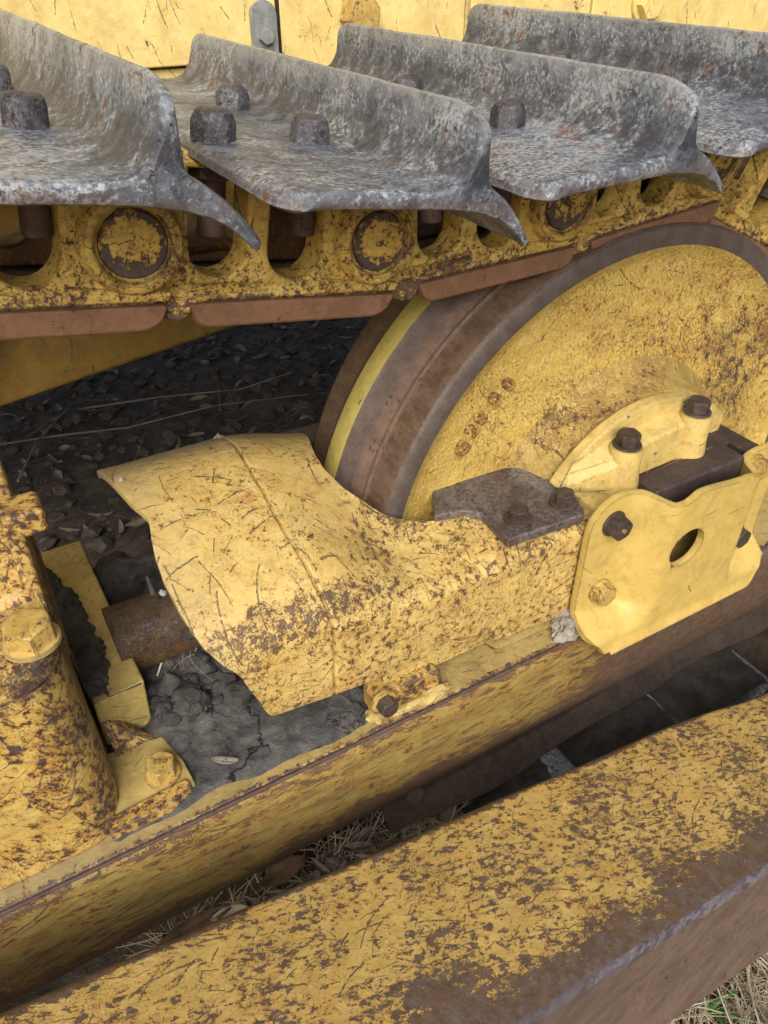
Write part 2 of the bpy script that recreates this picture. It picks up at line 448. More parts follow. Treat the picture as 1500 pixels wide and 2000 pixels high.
def hexbolt(name, c, d, r, h, mat, parent=None, washer=None, wmat=None, rot=0.0, dome=.25, top=None, label=None, text=None, tmat=None, local=False, worn=0.0):
    """hexagon head with chamfered crown on a washer; c is the seat, d the outward direction"""
    bm = bmesh.new()
    M = frame(c, d) @ Matrix.Rotation(rot, 4, 'Z')
    z0 = washer[1] if washer else 0
    nseg = 48
    rings = []
    ct = .95 - .10 * worn                                  # radius of the flat top circle
    for k, (lv) in enumerate((0, 1, 2, 3, 4, 5)):
        ring = []
        for i in range(nseg):
            a = 2 * pi * i / nseg
            m = (a % (pi / 3)) - pi / 6
            hx = cos(pi / 6) / cos(m)
            if worn: hx = hx * (1 - worn * .3) + worn * .3 * .93
            if k == 0: rr, zz = hx, z0
            elif k == 1: rr, zz = hx, z0 + h - h * (.05 + .10 * worn) - h * .9 * max(0, hx - ct * .93)
            elif k == 2: rr, zz = min(hx, ct) * .93, z0 + h
            elif k == 3: rr, zz = .62, z0 + h * (1 + .10 * dome)
            elif k == 4: rr, zz = .3, z0 + h * (1 + .16 * dome)
            else: rr, zz = .02, z0 + h * (1 + .18 * dome)
            ring.append(bm.verts.new(M @ Vector((r * rr * cos(a), r * rr * sin(a), zz))))
        rings.append(ring)
    for a_, b_ in zip(rings, rings[1:]):
        for i in range(nseg): bm.faces.new((a_[i], a_[(i + 1) % nseg], b_[(i + 1) % nseg], b_[i]))
    bm.faces.new(rings[-1])
    if worn:
        for v in bm.verts:
            v.co += Vector((noise.noise(v.co * 60), noise.noise(v.co * 60 + Vector((5, 5, 5))), noise.noise(v.co * 60 + Vector((9, 1, 1))))) * r * .07 * worn
    o = fin(name, bm, mat, parent, bevel=0, label=label, local=local)
    if washer:
        bm = bmesh.new()
        lathe(bm, [(.001, 0), (washer[0], 0), (washer[0], washer[1] * .8), (washer[0] - .001, washer[1]), (.001, washer[1])], 40, frame(c, d))
        fin('washer', bm, wmat or mat, o, bevel=.0004, local=True) if local else fin('washer', bm, wmat or mat, o, bevel=.0004)
    if text:
        me = text_mesh(text, r * .62, .0006, .0002)
        Mt = frame(Vector(c) + Vector(d).normalized() * (z0 + h + .0006), d, top or (1, 0, 0))
        me.transform(Mt)
        link('stamped_marking', me, tmat or mat, o, smooth=False)
    return o
def ss(a, b, x):
    t = max(0.0, min(1.0, (x - a) / (b - a))) if b != a else float(x > a)
    return t * t * (3 - 2 * t)
def slerp_(tab, x):
    if x <= tab[0][0]: return tab[0][1]
    for (a, va), (b, vb) in zip(tab, tab[1:]):
        if x <= b: return va + (vb - va) * ss(a, b, x)
    return tab[-1][1]
def lerp(tab, x):
    if x <= tab[0][0]: return tab[0][1]
    for (a, va), (b, vb) in zip(tab, tab[1:]):
        if x <= b: return va + (vb - va) * (x - a) / (b - a)
    return tab[-1][1]
def copy_tree(o, parent=None):
    c = o.copy(); COL.objects.link(c)
    if parent is not None: c.parent = parent
    for ch in KIDS.get(o.name, []) : copy_tree(ch, c)
    return c
KIDS = {}
def index_kids():
    KIDS.clear()
    for o in bpy.data.objects:
        if o.parent: KIDS.setdefault(o.parent.name, []).append(o)

# ------------------------------------------------------------------ materials
M_panel = paint('pale_panel_paint', base=(.80, .62, .25), alt=(.75, .53, .18), wear=-.07, sc=.55, big=.22, grime=.25, scratch=.35, halo=.35, speck=.22, bump=.0006, lines_dir=(1.5, 1.2))
M_shroud = paint('shroud_paint', base=(.66, .48, .17), alt=(.60, .405, .125), wear=-.018, sc=1.5, big=.22, grime=.35, scratch=1.3, halo=.6, speck=.275, rough=.31, orange=.6, bump=.0011,
                 zones=((1, -.085, -.105, .03, .05), (2, .138, .122, .055, .035), (2, .104, .086, -.045, .03)),
                 dust=[(1, .09, .20, (.19, .175, .145), .85), (0, -.60, -.70, (.40, .33, .19), .35)], chip=.85)
M_frame = paint('frame_paint', base=(.34, .255, .075), alt=(.25, .175, .045), wear=.015, sc=1.6, big=.30, streak=((.30, 1, 1), (0, -.12, 0)), grime=1.0, scratch=1.4, orange=.4, speck=.15,
                zones=((0, -.22, .05, .26, .14), (2, -.19, -.27, .22, .09), (2, -.108, -.097, .06, .02)), bump=.0011, remn=.5, lines_dir=(-.1, .5), chip=.75)
M_ftop = paint('frame_top_paint', base=(.43, .325, .125), alt=(.36, .26, .095), wear=-.06, sc=1.3, big=.28, grime=.55, scratch=.5, speck=.15,
               zones=((1, -.132, -.146, .22, .01),), dust=[(0, -.58, -.9, (.23, .205, .165), .3)])
M_arm = paint('arm_paint', base=(.56, .385, .12), alt=(.47, .295, .075), wear=.052, sc=1.9, big=.30, streak=((.42, 1, 1), (0, .2, .15)), grime=.25, scratch=1.1, speck=.16,
              zones=((1, -.385, -.482, .22, .15), (1, -.275, -.262, .25, .02)), rough=.42, bump=.0013, halo=.35, orange=.4, remn=.9, lines_dir=(.25, 1.6), chip=.9)
M_cast = paint('casting_paint', base=(.60, .43, .135), alt=(.54, .33, .075), wear=.03, sc=1.7, big=.30, streak=((1, 1, .55), (0, .7, 0)), grime=.35, scratch=1.2, rough=.34, halo=.85, edge=(.006, .07), orange=.45, speck=.2,
               zones=((0, -.84, -.785, .04, .05), (2, .135, .15, .04, .03), (2, .16, .20, -.07, .03)), bump=.0011, remn=.5)
M_link = paint('link_paint', base=(.68, .475, .13), alt=(.58, .375, .075), wear=.01, sc=1.9, big=.28, grime=.3, scratch=.4, speck=.31, halo=.7, orange=.4,
               zones=((2, -.0505, -.0560, .09, .008), (2, -.02, -.05, .02, .02)), edge=(.004, .05), bump=.0016, rough=.45, peel=.0)
M_face = paint('idler_face_paint', base=(.64, .455, .125), alt=(.56, .375, .085), wear=-.045, sc=1.3, big=.12, streak=((1, 1, .6), (0, .5, 0)), grime=.2, scratch=.3, speck=.36, halo=.5, orange=.75,
               zones=(('r', .30, .16, .045, (.1, 0, .06)), ('r', .20, .05, .05, (.28, 0, .16))), bump=.0008, rough=.5, peel=.8)
M_guard = paint('clean_guard_paint', base=(.58, .41, .118), alt=(.54, .37, .10), wear=-.10, sc=1.3, big=.12, grime=.3, scratch=.12, halo=.2, speck=.14, edge=(.0035, .26), rough=.42, bump=.0006)
M_cap = paint('cap_paint', base=(.62, .455, .155), alt=(.56, .39, .12), wear=-.05, sc=1.3, big=.2, grime=.35, scratch=.12, halo=.2, speck=.24, edge=(.004, .24), rough=.42, bump=.0013)
M_digit = paint('digit_paint', base=(.50, .33, .09), alt=(.30, .17, .05), wear=.05, sc=2, big=.2, grime=.6, speck=.3, halo=1.0)
M_hub = paint('hub_paint', base=(.50, .36, .105), alt=(.38, .25, .07), wear=-.02, sc=1.3, grime=.5, speck=.3, peel=.5)
M_flange = paint('flange_paint', base=(.43, .35, .10), alt=(.41, .32, .085), wear=-.05, sc=1.6, big=.2, grime=.25, scratch=.3, speck=.2, halo=.3)
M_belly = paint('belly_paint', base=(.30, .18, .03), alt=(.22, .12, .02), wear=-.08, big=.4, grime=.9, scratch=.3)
M_block = paint('block_paint', base=(.52, .39, .14), alt=(.45, .32, .11), wear=-.07, sc=1.1, big=.2, grime=.4, scratch=.5, edge=(.003, .13), speck=.12)
M_boltY = paint('yellow_bolt_paint', base=(.58, .41, .12), alt=(.44, .28, .07), wear=-.01, sc=2.2, big=.3, edge=(.0025, .16), grime=.5, scratch=.3, speck=.12, halo=.7)
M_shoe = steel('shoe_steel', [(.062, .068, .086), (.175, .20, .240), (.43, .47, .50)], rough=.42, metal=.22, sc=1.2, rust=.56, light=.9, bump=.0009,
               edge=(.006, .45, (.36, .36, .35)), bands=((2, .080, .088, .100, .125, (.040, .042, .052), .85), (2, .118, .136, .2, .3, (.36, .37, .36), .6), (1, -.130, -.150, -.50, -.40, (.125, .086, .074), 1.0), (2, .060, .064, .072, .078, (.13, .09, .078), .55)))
M_shoebolt = steel('shoe_bolt_steel', [(.045, .042, .05), (.10, .095, .105), (.30, .31, .33)], rough=.42, metal=.45, sc=1.6, rust=.35, light=.45)
M_tread = steel('tread_rust', [(.090, .055, .034), (.150, .098, .062), (.19, .14, .10)], rough=.62, metal=.12, sc=1.6, rust=.35, light=.3, bump=.0009, stretch=((1, .4, 1), (0, 0, 0)), rustcol=(.13, .06, .03))
M_rim = steel('rim_steel', [(.095, .073, .064), (.13, .105, .095), (.19, .17, .16)], rough=.5, metal=.3, rust=.15, light=.3, bump=.0007, pits=False)
M_chamfer = steel('chamfer_steel', [(.085, .06, .05), (.12, .09, .078), (.2, .17, .15)], rough=.5, metal=.2, rust=.25, light=.3, bump=.0007, pits=False)
M_redrust = steel('red_rust', [(.10, .065, .05), (.16, .10, .068), (.15, .125, .12)], rough=.65, metal=.1, rust=.5, light=.4, bump=.001, rustcol=(.22, .10, .05))
M_rail = steel('rail_orange_rust', [(.165, .085, .048), (.215, .112, .064), (.27, .16, .10)], rough=.7, metal=.0, sc=1.4, rust=.5, light=.3, bump=.0006, rustcol=(.16, .06, .03))
M_brown = steel('brown_steel', [(.075, .045, .036), (.11, .068, .055), (.17, .13, .12)], rough=.55, metal=.15, rust=.35, light=.3, bump=.0008, rustcol=(.15, .07, .035))
M_armside = steel('arm_side_rust', [(.095, .062, .046), (.130, .088, .066), (.19, .14, .105)], rough=.6, metal=.1, rust=.3, light=.35, bump=.0007, stretch=((.25, 1, 1), (0, .3, 0)), rustcol=(.12, .065, .035))
M_skirt = steel('dark_skirt_steel', [(.035, .024, .019), (.06, .04, .03), (.12, .09, .07)], rough=.7, metal=.05, rust=.3, light=.3, rustcol=(.10, .05, .025))
M_scraper = steel('scraper_steel', [(.080, .058, .053), (.135, .108, .103), (.27, .26, .25)], rough=.45, metal=.3, rust=.35, light=.5, bump=.0022, patch=((-.155, -.02, .112), .055, (.27, .27, .26), .85), edge=(.003, .4, (.30, .20, .08)), rustcol=(.19, .12, .045))
M_dark = steel('dark_bar_steel', [(.045, .032, .03), (.07, .05, .048), (.16, .15, .15)], rough=.5, metal=.2, rust=.3, light=.25, bump=.0007)
M_bolt = steel('bolt_steel', [(.05, .038, .036), (.10, .07, .06), (.18, .16, .15)], rough=.42, metal=.4, sc=2, rust=.3, light=.3)
M_black = NT('shadow_rubber').out((.012, .011, .01), .9)
M_mud = soil('dry_mud', (.060, .058, .056), (.15, .146, .140), sc=1.3, bump=.009)
M_mudD = soil('dark_mud', (.055, .053, .051), (.115, .112, .107), sc=2, bump=.009, cracks=False)
M_ground = soil('ground_soil', (.050, .039, .028), (.12, .095, .070), sc=.8, bump=.012, cracks=False)
M_stone = soil('stone', (.055, .045, .034), (.125, .105, .085), sc=2, bump=.004, cracks=False)
def plain(name, c, rough=.7, var=.3, sc=30, trans=0):
    N = NT(name)
    k = N.noise(sc, 4, .6)
    col = N.mix(N.step(k, .3, .7), [x * (1 - var) for x in c], [min(1, x * (1 + var)) for x in c])
    return N.out(col, rough, 0, N.bump(N.noise(sc * 8, 3, .6), .0006), .3)
M_straw = plain('dry_straw', (.36, .30, .20), .7, .45, 12)
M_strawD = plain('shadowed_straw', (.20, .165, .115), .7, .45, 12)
M_strawL = plain('pale_straw', (.50, .45, .33), .65, .3, 12)
M_leaf = plain('dry_leaf', (.16, .10, .06), .6, .4, 25)
M_leafG = plain('grey_leaf', (.20, .17, .13), .6, .35, 25)
M_green = plain('green_blade', (.06, .16, .035), .45, .3, 20)
M_bark = soil('weathered_bark', (.26, .235, .20), (.42, .38, .33), sc=2.2, bump=.006, cracks=True)
M_twig = plain('twig', (.11, .10, .09), .8, .4, 40)
M_white = plain('bare_nick', (.34, .36, .38), .35, .3, 90)
M_silver = steel('primer_grey_metal', [(.20, .21, .20), (.30, .31, .29), (.42, .42, .40)], rough=.5, metal=.2, rust=.05, light=.4, pits=False)
M_gap = NT('seam_black').out((.03, .018, .008), .7)  # near-black brown strip colour for the left panel seam

# ================================================================== SETTING: ground
def ground():
    bm = bmesh.new()
    xs = [-30, -12, -5, -3] + [-2 + i * .04 for i in range(126)] + [4, 6, 12, 30]
    ys = [-30, -12, -5, -3] + [-1.6 + i * .04 for i in range(111)] + [4, 6, 12, 30]
    V = [[bm.verts.new((x, y, -.60 + (.02 * noise.noise(Vector((x * 3, y * 3, 0))) + .012 * noise.noise(Vector((x * 11, y * 11, 4)))))) for y in ys] for x in xs]
    for i in range(len(xs) - 1):
        for j in range(len(ys) - 1): bm.faces.new((V[i][j], V[i + 1][j], V[i + 1][j + 1], V[i][j + 1]))
    o = fin('ground', bm, M_ground)
    tag(o, 'dark bare soil strewn with litter under the machine', 'ground', kind='structure')
ground()

def gz(x, y): return -.60 + (.02 * noise.noise(Vector((x * 3, y * 3, 0))) + .012 * noise.noise(Vector((x * 11, y * 11, 4))))

# ================================================================== machine body behind the track
hull = thing('tractor_body', 'pale yellow riveted side panels of the tractor body behind the track shoes', 'machine body', (0, .62, -.1))
YP = .62
def panel(name, x0, x1, z0, z1, y=YP, t=.03, bev=.003):
    bm = bmesh.new(); box(bm, x0, x1, y, y + t, z0, z1)
    return fin(name, bm, M_panel, hull, bevel=bev)
zb = at(250, 137, 'y', YP).z
xs1 = at(547, 50, 'y', YP).x; xs2 = at(917, 50, 'y', YP).x; xs3 = at(1160, 10, 'y', YP).x
panel('side_panel', -2.0, xs1 - .005, zb, 1.3)
panel('side_panel', xs1 + .003, xs2 - .006, zb - .12, 1.3, y=YP + .006)
panel('side_panel', xs2 + .004, xs3 - .004, zb - .12, 1.3, y=YP + .003)
panel('side_panel', xs3 + .004, 3.0, zb - .12, 1.3, y=YP + .006)
panel('lower_panel', -2.0, xs1 - .001, zb - .13, zb - .0035, y=YP + .012)
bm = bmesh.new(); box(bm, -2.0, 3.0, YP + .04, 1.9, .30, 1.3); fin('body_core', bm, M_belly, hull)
for x in (xs1, xs2):
    bm = bmesh.new(); tube(bm, [(x, YP + .012, zb - .12), (x + .001, YP + .012, .9)], .006, 8); fin('seam_strip', bm, M_gap if x == xs1 else M_block, hull)
p = at(703, 28, 'y', YP - .01); hexbolt('bolt_head', (p.x, YP + .004, p.z), (0, -1, 0), .030, .034, M_boltY, hull, rot=.25, dome=0)
p = at(1272, 5, 'y', YP - .01); hexbolt('bolt_head', (p.x, YP + .004, p.z), (0, -1, 0), .030, .018, M_panel, hull, washer=(.036, .006), rot=.1, dome=0)
# latch tab
pc = at(517, 66, 'y', YP - .006)
bm = bmesh.new()
poly = rnd_poly(pc.x, pc.z - .006, .042, .098, .020, 8)
prism(bm, poly, 'y', YP - .008, YP - .001)
lt = fin('latch_tab', bm, M_silver, hull, bevel=.001)
hexbolt('bolt_head', (pc.x, YP - .008, pc.z - .003), (0, -1, 0), .0115, .010, M_silver, lt, rot=.3, dome=0)

# belly pan seen below the chain
bel = thing('belly_pan', 'shadowed yellow belly plate of the tractor under the track chain', 'belly plate', (-.6, .62, .06))
a = at(0, 822, 'y', .62); b = at(515, 642, 'y', .62)
k = (b.z - a.z) / (b.x - a.x)
bm = bmesh.new()
xa, xb = -1.8, .9
za, zc = a.z + k * (xa - a.x), a.z + k * (xb - a.x)
pts = [(xa, .62, za + .02), (xb, .62, zc + .02), (xb, 1.7, zc - .05), (xa, 1.7, za - .05), (xa, .64, .30), (xb, .64, .30), (xb, 1.7, .30), (xa, 1.7, .30)]
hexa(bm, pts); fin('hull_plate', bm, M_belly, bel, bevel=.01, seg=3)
bm = bmesh.new()
tube(bm, [at(0, 700, 'y', .60) + Vector((-.1, 0, -.06)), at(25, 690, 'y', .60) + Vector((-.02, 0, .12))], .03, 14); fin('strut', bm, M_dark, bel)

# ================================================================== track shoes
SH_L = .237
Y_N, Y_F = -.162, .50
top_prof = [(.054, .0665), (.0555, .0725), (.062, .0775), (.075, .079), (.11, .080), (.15, .0805), (.180, .0815), (.193, .0845), (.2015, .090), (.2070, .098),
            (.2112, .108), (.2132, .120), (.2144, .132), (.2155, .1375), (.2190, .139), (.2225, .1375), (.2236, .132), (.2248, .120), (.2264, .106), (.2285, .0935),
            (.2315, .0865), (.2380, .0815), (.2480, .0765), (.2600, .0690), (.2720, .0590), (.2825, .0480)]
bot_prof = [(.2858, .0435), (.2852, .0400), (.2815, .0392), (.2730, .0455), (.2610, .0535), (.2460, .0600), (.2280, .0645), (.20, .0665), (.15, .0668), (.10, .0660), (.075, .0650), (.060, .0640)]
def make_shoe_mesh(flip_seed=0):
    prof = top_prof + bot_prof
    bm = bmesh.new()
    ys = []
    y = Y_N
    for d in (0, .0015, .004, .008, .013, .019, .026, .034, .043, .053): ys.append(Y_N + d)
    k = 46
    for i in range(1, k): ys.append(Y_N + .053 + (Y_F - Y_N - .106) * i / k)
    for d in (.053, .043, .034, .026, .019, .013, .008, .004, .0015, 0): ys.append(Y_F - d)
    rings = []
    cu, cv = .17, .073
    for y in ys:
        dn, df = y - Y_N, Y_F - y
        d = min(dn, df)
        R = .050 if dn < df else .035
        t = min(1, d / R)
        s = .60 + .40 * sqrt(max(0, 1 - (1 - t) ** 2.0))
        e = min(1, d / .006); inset = .0045 * (1 - sqrt(max(0, 1 - (1 - e) ** 2)))
        ring = []
        for j, (u, v) in enumerate(prof):
            vv = v
            if v > .083 and .19 < u < .245: vv = .083 + (v - .083) * s
            uu = u
            if u < .09: # rounded leading corners
                c = min(1, d / .026); uu = u + .016 * (1 - sqrt(max(0, 1 - (1 - c) ** 2))) * (1 - (u - .054) / .036) 
            if u > .245:
                c = min(1, d / .03); uu = u - .010 * (1 - sqrt(max(0, 1 - (1 - c) ** 2))) * ((u - .245) / .04)
            # round the end faces by pulling towards the middle line of the section
            if inset > 0:
                if j < len(top_prof): vv -= inset * (0 if u < .056 else (1 if not (.2 < u < .24) else .6))
                else: vv += inset * (.5 if u < .07 else 1)
                if .2 < u < .219 and vv > .088: uu += inset
                if .219 < u < .235 and vv > .088: uu -= inset
            q = Vector((uu * 14, y * 14, vv * 14))
            n1 = noise.noise(q) * .0007 + noise.noise(q * 3.1) * .0004 + noise.noise(q * 9) * .0002
            wv = .0010 * noise.noise(Vector((y * 9 + flip_seed, u * 6, 3)))
            ring.append(bm.verts.new((uu + n1 * (1 if v > .088 else .3), y + (n1 if d < .004 else 0), vv + n1 + wv * (1 if v > .1 else .4))))
        rings.append(ring)
    n = len(prof)
    for a_, b_ in zip(rings, rings[1:]):
        for i in range(n): bm.faces.new((a_[i], a_[(i + 1) % n], b_[(i + 1) % n], b_[i]))
    nt = len(top_prof)
    for rg_ in (rings[0], rings[-1]):           # end faces stitched top to bottom
        T = rg_[:nt]; B = rg_[nt:][::-1]
        i = j = 0
        while i < nt - 1 or j < len(B) - 1:
            if j >= len(B) - 1 or (i < nt - 1 and prof[i + 1][0] <= prof[nt:][::-1][j + 1][0]):
                bm.faces.new((T[i], T[i + 1], B[j])); i += 1
            else:
                bm.faces.new((T[i], B[j + 1], B[j])); j += 1
    bmesh.ops.recalc_face_normals(bm, faces=bm.faces)
    # close-grained relief
    me = bpy.data.meshes.new('track_shoe_plate'); bm.to_mesh(me); bm.free()
    return me

SHOE_LABELS = []
PINS = [(-1.10, .554), (-.865, .518), (-.630, .483), (-.393, .448), (-.158, .453), (.080, .471), (.296, .372), (.428, .176)]
def link_matrix(k):
    a = Vector((PINS[k][0], 0, PINS[k][1])); b = Vector((PINS[k + 1][0], 0, PINS[k + 1][1]))
    return a, atan2(b.z - a.z, b.x - a.x)

def make_shoe():
    t = thing('track_shoe', '', 'track shoe', group='single grouser track shoes')
    me = make_shoe_mesh()
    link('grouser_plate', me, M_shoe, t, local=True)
    for (u, y) in ((.078, .032), (.168, .032), (.078, .235), (.173, .235)):
        hexbolt('bolt_head', (u, y, .078), (0, 0, 1), .0190, .0230, M_shoebolt, t, rot=.25 + u * 7, dome=.9, local=True, worn=1.0)
    for (u, y) in ((.078, .036), (.168, .036)):
        hexbolt('nut', (u, y, .066), (0, 0, -1), .021, .018, M_brown, t, rot=.3, local=True)
        bm = bmesh.new(); tube(bm, [(u, y, .05), (u, y, .0)], .0125, 14); fin('bolt_shank', bm, M_brown, t, local=True)
    return t

def make_link():
    """track link: outer (pin) end on the right, inner (bushing) end on the left"""
    t = thing('track_link', '', 'track link', group='track links of the upper chain')
    L = SH_L
    # body outline in (u, v)
    outl = [(.014, -.060), (.022, -.070), (.034, -.0745), (.044, -.0735), (.052, -.066), (.060, -.0570), (.250, -.0570), (.262, -.054)]
    for i in range(13):
        a = radians(-48 + i * 9)
        outl.append((L + .043 * cos(a), .043 * sin(a)))
    outl += [(.262, .0695), (.014, .0695)]
    for i in range(7):
        a = radians(105 + i * 25)
        outl.append((.030 * cos(a) - 0.002, .046 * sin(a)))
    def window(cx, w, vb, vt, lean):
        pts = []
        r = w / 2
        for i in range(13):
            a = pi + pi * i / 12
            pts.append((cx + r * cos(a), vb + r + r * 1.0 * sin(a)))
        pts += [(cx + r + lean, vt), (cx - r + lean, vt)]
        return pts
    w1 = window(.0775, .054, -.034, .0590, .0); w2 = window(.1535, .056, -.038, .0590, .001)
    me = curve_mesh([outl, w1, w2], .040, .0045, 3)
    # curve plane xy -> u,v ; extrusion z -> y
    me.transform(Matrix(((1, 0, 0, 0), (0, 0, -1, .034), (0, 1, 0, 0), (0, 0, 0, 1))))
    # bushing end steps inwards, web a little recessed round the windows
    body = link('link_body', me, M_link, t, local=True)
    for v in me.vertices:
        x = v.co.x
        v.co.y += .016 * (1 - ss(.012, .052, x))
        v.co.x += .0008 * noise.noise(v.co * 30); v.co.z += .0008 * noise.noise(v.co * 30 + Vector((3, 3, 3)))
    for f in me.polygons: f.use_smooth = False
    md = body.modifiers.new('w', 'WEIGHTED_NORMAL')
    # raised web rib under the windows and the thick pin-end pad
    bm = bmesh.new()
    prism(bm, [(.176, -.052), (.268, -.052), (.272, -.044), (.245, -.041), (.222, -.040), (.196, -.038), (.181, -.036)], 'y', .009, .02)
    fin('wear_pad', bm, M_link, t, bevel=.003, seg=3, local=True)
    # rail
    bm = bmesh.new()
    prof = [(.0095, -.0555), (.0095, -.0765), (.013, -.0795), (.052, -.0795), (.056, -.076), (.056, -.0555)]
    N_ = 40
    rings = []
    for i in range(N_ + 1):
        u = .050 + (.266 - .050) * i / N_
        dd = min((u - .050) * 1.4, .266 - u); e = sqrt(max(0, 1 - (1 - min(1, dd / .026)) ** 2))
        rings.append([bm.verts.new((u, y, z if z > -.06 else -.0575 + (z + .0575) * e)) for (y, z) in prof])
    for a_, b_ in zip(rings, rings[1:]):
        for i in range(len(prof)): bm.faces.new((a_[i], a_[(i + 1) % len(prof)], b_[(i + 1) % len(prof)], b_[i]))
    bm.faces.new(rings[0]); bm.faces.new(rings[-1][::-1])
    fin('rail', bm, M_rail, t, bevel=.0022, seg=3, ang=40, local=True)
    # pin boss ring and pin face
    MM = frame((L, .016, 0), (0, -1, 0))
    bm = bmesh.new()
    lathe(bm, [(.0455, .0), (.0440, .0075), (.0425, .0125), (.0405, .0155), (.038, .0165), (.0345, .0165), (.0325, .0150), (.0315, .0115), (.0290, .0105), (.0285, .004)], 56, MM)
    fin('pin_boss', bm, M_boss, t, local=True)
    bm = bmesh.new()
    lathe(bm, [(.0283, .0), (.0283, .0125), (.0268, .0148), (.0225, .0155), (.0040, .0155), (.0034, .0135), (.0, .0135)], 56, MM)
    fin('track_pin', bm, M_pin, t, local=True)
    # bushing across to the far link
    bm = bmesh.new(); tube(bm, [(0, .05, 0), (0, .165, 0)], .030, 28); fin('bushing', bm, M_brown, t, local=True)
    # far link of the pair
    me2 = me.copy(); me2.transform(Matrix.Translation((0, .125, 0)))
    me2.materials.clear()
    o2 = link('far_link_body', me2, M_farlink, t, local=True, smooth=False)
    bm = bmesh.new(); box(bm, .055, .26, .135, .182, -.078, -.0575); fin('far_rail', bm, M_brown, t, bevel=.003, local=True)
    return t
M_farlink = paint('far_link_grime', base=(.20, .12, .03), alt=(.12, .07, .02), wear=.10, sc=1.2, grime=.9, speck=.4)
M_boss = paint('boss_paint', base=(.72, .50, .13), alt=(.56, .36, .07), wear=.02, sc=1.6, big=.3, grime=.5, speck=.35, halo=.8, edge=(.003, .10), bump=.0014)
M_pin = paint('pin_face_paint', base=(.70, .48, .12), alt=(.58, .37, .07), wear=.045, sc=1.5, big=.4, grime=.4, scratch=.6, rust=(.085, .06, .052), zones=(('r', .019, .0250, .10, (SH_L, .004, 0)), (2, .0, -.022, .10, .01)))

shoe0 = make_shoe(); link0 = make_link()
index_kids()
SL = ['worn steel track shoe nearest the left edge with its lip pointing over the chain',
      'second worn track shoe from the left, three square-topped bolts in view',
      'third worn track shoe, directly above the left half of the idler wheel',
      'topmost track shoe at the right edge above the idler crest',
      'track shoe turning down over the idler beyond the right edge of the photo',
      'track shoe past the left edge of the photo, mostly out of view']
LL = ['chain link with round pin at far left under the first track shoe',
      'chain link between the two large yellow pin faces',
      'chain link meeting the idler tread above its yellow flange stripe',
      'chain link lying on top of the idler rim with an orange rusted rail',
      'chain link bending downward at the right edge past the idler crest',
      'chain link beyond the left edge of the photo']
first = True
for j, k in enumerate((1, 2, 3, 4, 5, 0)):
    s = shoe0 if first else copy_tree(shoe0)
    l = link0 if first else copy_tree(link0)
    first = False
    a, an = link_matrix(k)
    for o in (s, l):
        o.location = a; o.rotation_euler = (0, -an, 0)
    s['label'] = SL[j]; l['label'] = LL[j]

# ================================================================== idler wheel
idl = thing('front_idler', 'large yellow front idler wheel with speckled rust face and raised cast digits', 'idler wheel', (0, .1, 0))
MI = frame((0, 0, 0), (0, -1, 0), (1, 0, 0))     # local z = -y
def R_(prof): return [(r, -y) for (r, y) in prof]
bm = bmesh.new()
lathe(bm, R_([(.05, .012), (.16, .012), (.20, .010), (.24, .013), (.30, .0145), (.350, .013), (.366, .009), (.374, .003), (.3785, .0005)]), 180, MI)
fin('face_disc', bm, M_face, idl)
bm = bmesh.new()
lathe(bm, R_([(.3785, .0005), (.382, .000), (.397, .000), (.4015, .0022), (.4035, .0055)]), 180, MI); fin('rim', bm, M_rim, idl)
bm = bmesh.new()
lathe(bm, R_([(.4035, .0055), (.4045, .0085), (.403, .030), (.4035, .046), (.4045, .0485)]), 180, MI); fin('tread', bm, M_tread, idl)
bm = bmesh.new()
lathe(bm, R_([(.4045, .0485), (.4075, .051), (.408, .055), (.413, .0605), (.4165, .064), (.4185, .068)]), 180, MI); fin('flange_fillet', bm, M_redrust, idl)
bm = bmesh.new()
lathe(bm, R_([(.4185, .068), (.4205, .071), (.428, .087), (.4315, .0905)]), 180, MI); fin('flange_shoulder', bm, M_chamfer, idl)
bm = bmesh.new()
lathe(bm, R_([(.4315, .0905), (.4322, .092), (.4322, .121), (.4315, .1225)]), 180, MI); fin('flange_top', bm, M_flange, idl)
bm = bmesh.new()
lathe(bm, R_([(.4315, .1225), (.420, .140), (.4185, .145)]), 180, MI); fin('flange_shoulder', bm, M_chamfer, idl)
bm = bmesh.new()
lathe(bm, R_([(.4185, .145), (.408, .155), (.4035, .162), (.4035, .203), (.400, .209), (.37, .212), (.05, .20)]), 180, MI); fin('tread', bm, M_tread, idl)
for ch, px, py in (('G', 905, 878), ('2', 925, 842), ('8', 941, 818), ('0', 969, 781), ('0', 996, 752)):
    p = at(px, py, 'y', .010)
    me = text_mesh(ch, .029, .0022, .0012)
    an = radians(48)
    T = Matrix(((cos(an), -sin(an), 0, p.x), (0, 0, -1, .0125), (sin(an), cos(an), 0, p.z), (0, 0, 0, 1)))
    me.transform(T)
    link('cast_digit', me, M_digit, idl, smooth=False)

# ================================================================== idler yoke with shroud
yoke = thing('idler_yoke', 'scratched yellow yoke and recoil shroud curving round the idler wheel', 'idler yoke', (-.45, -.05, -.08))
PY = [-.1215, -.124, -.124, -.123, -.1195, -.110, -.094, -.070, -.045, -.025, 0, .03, .07, .105, .14, .18, .215, .245, .266, .274]
PZ = [-.022, .00, .04, .078, .096, .1125, .128, .1435, .1535, .161, .170, .1785, .187, .190, .186, .172, .152, .125, .09, .03]
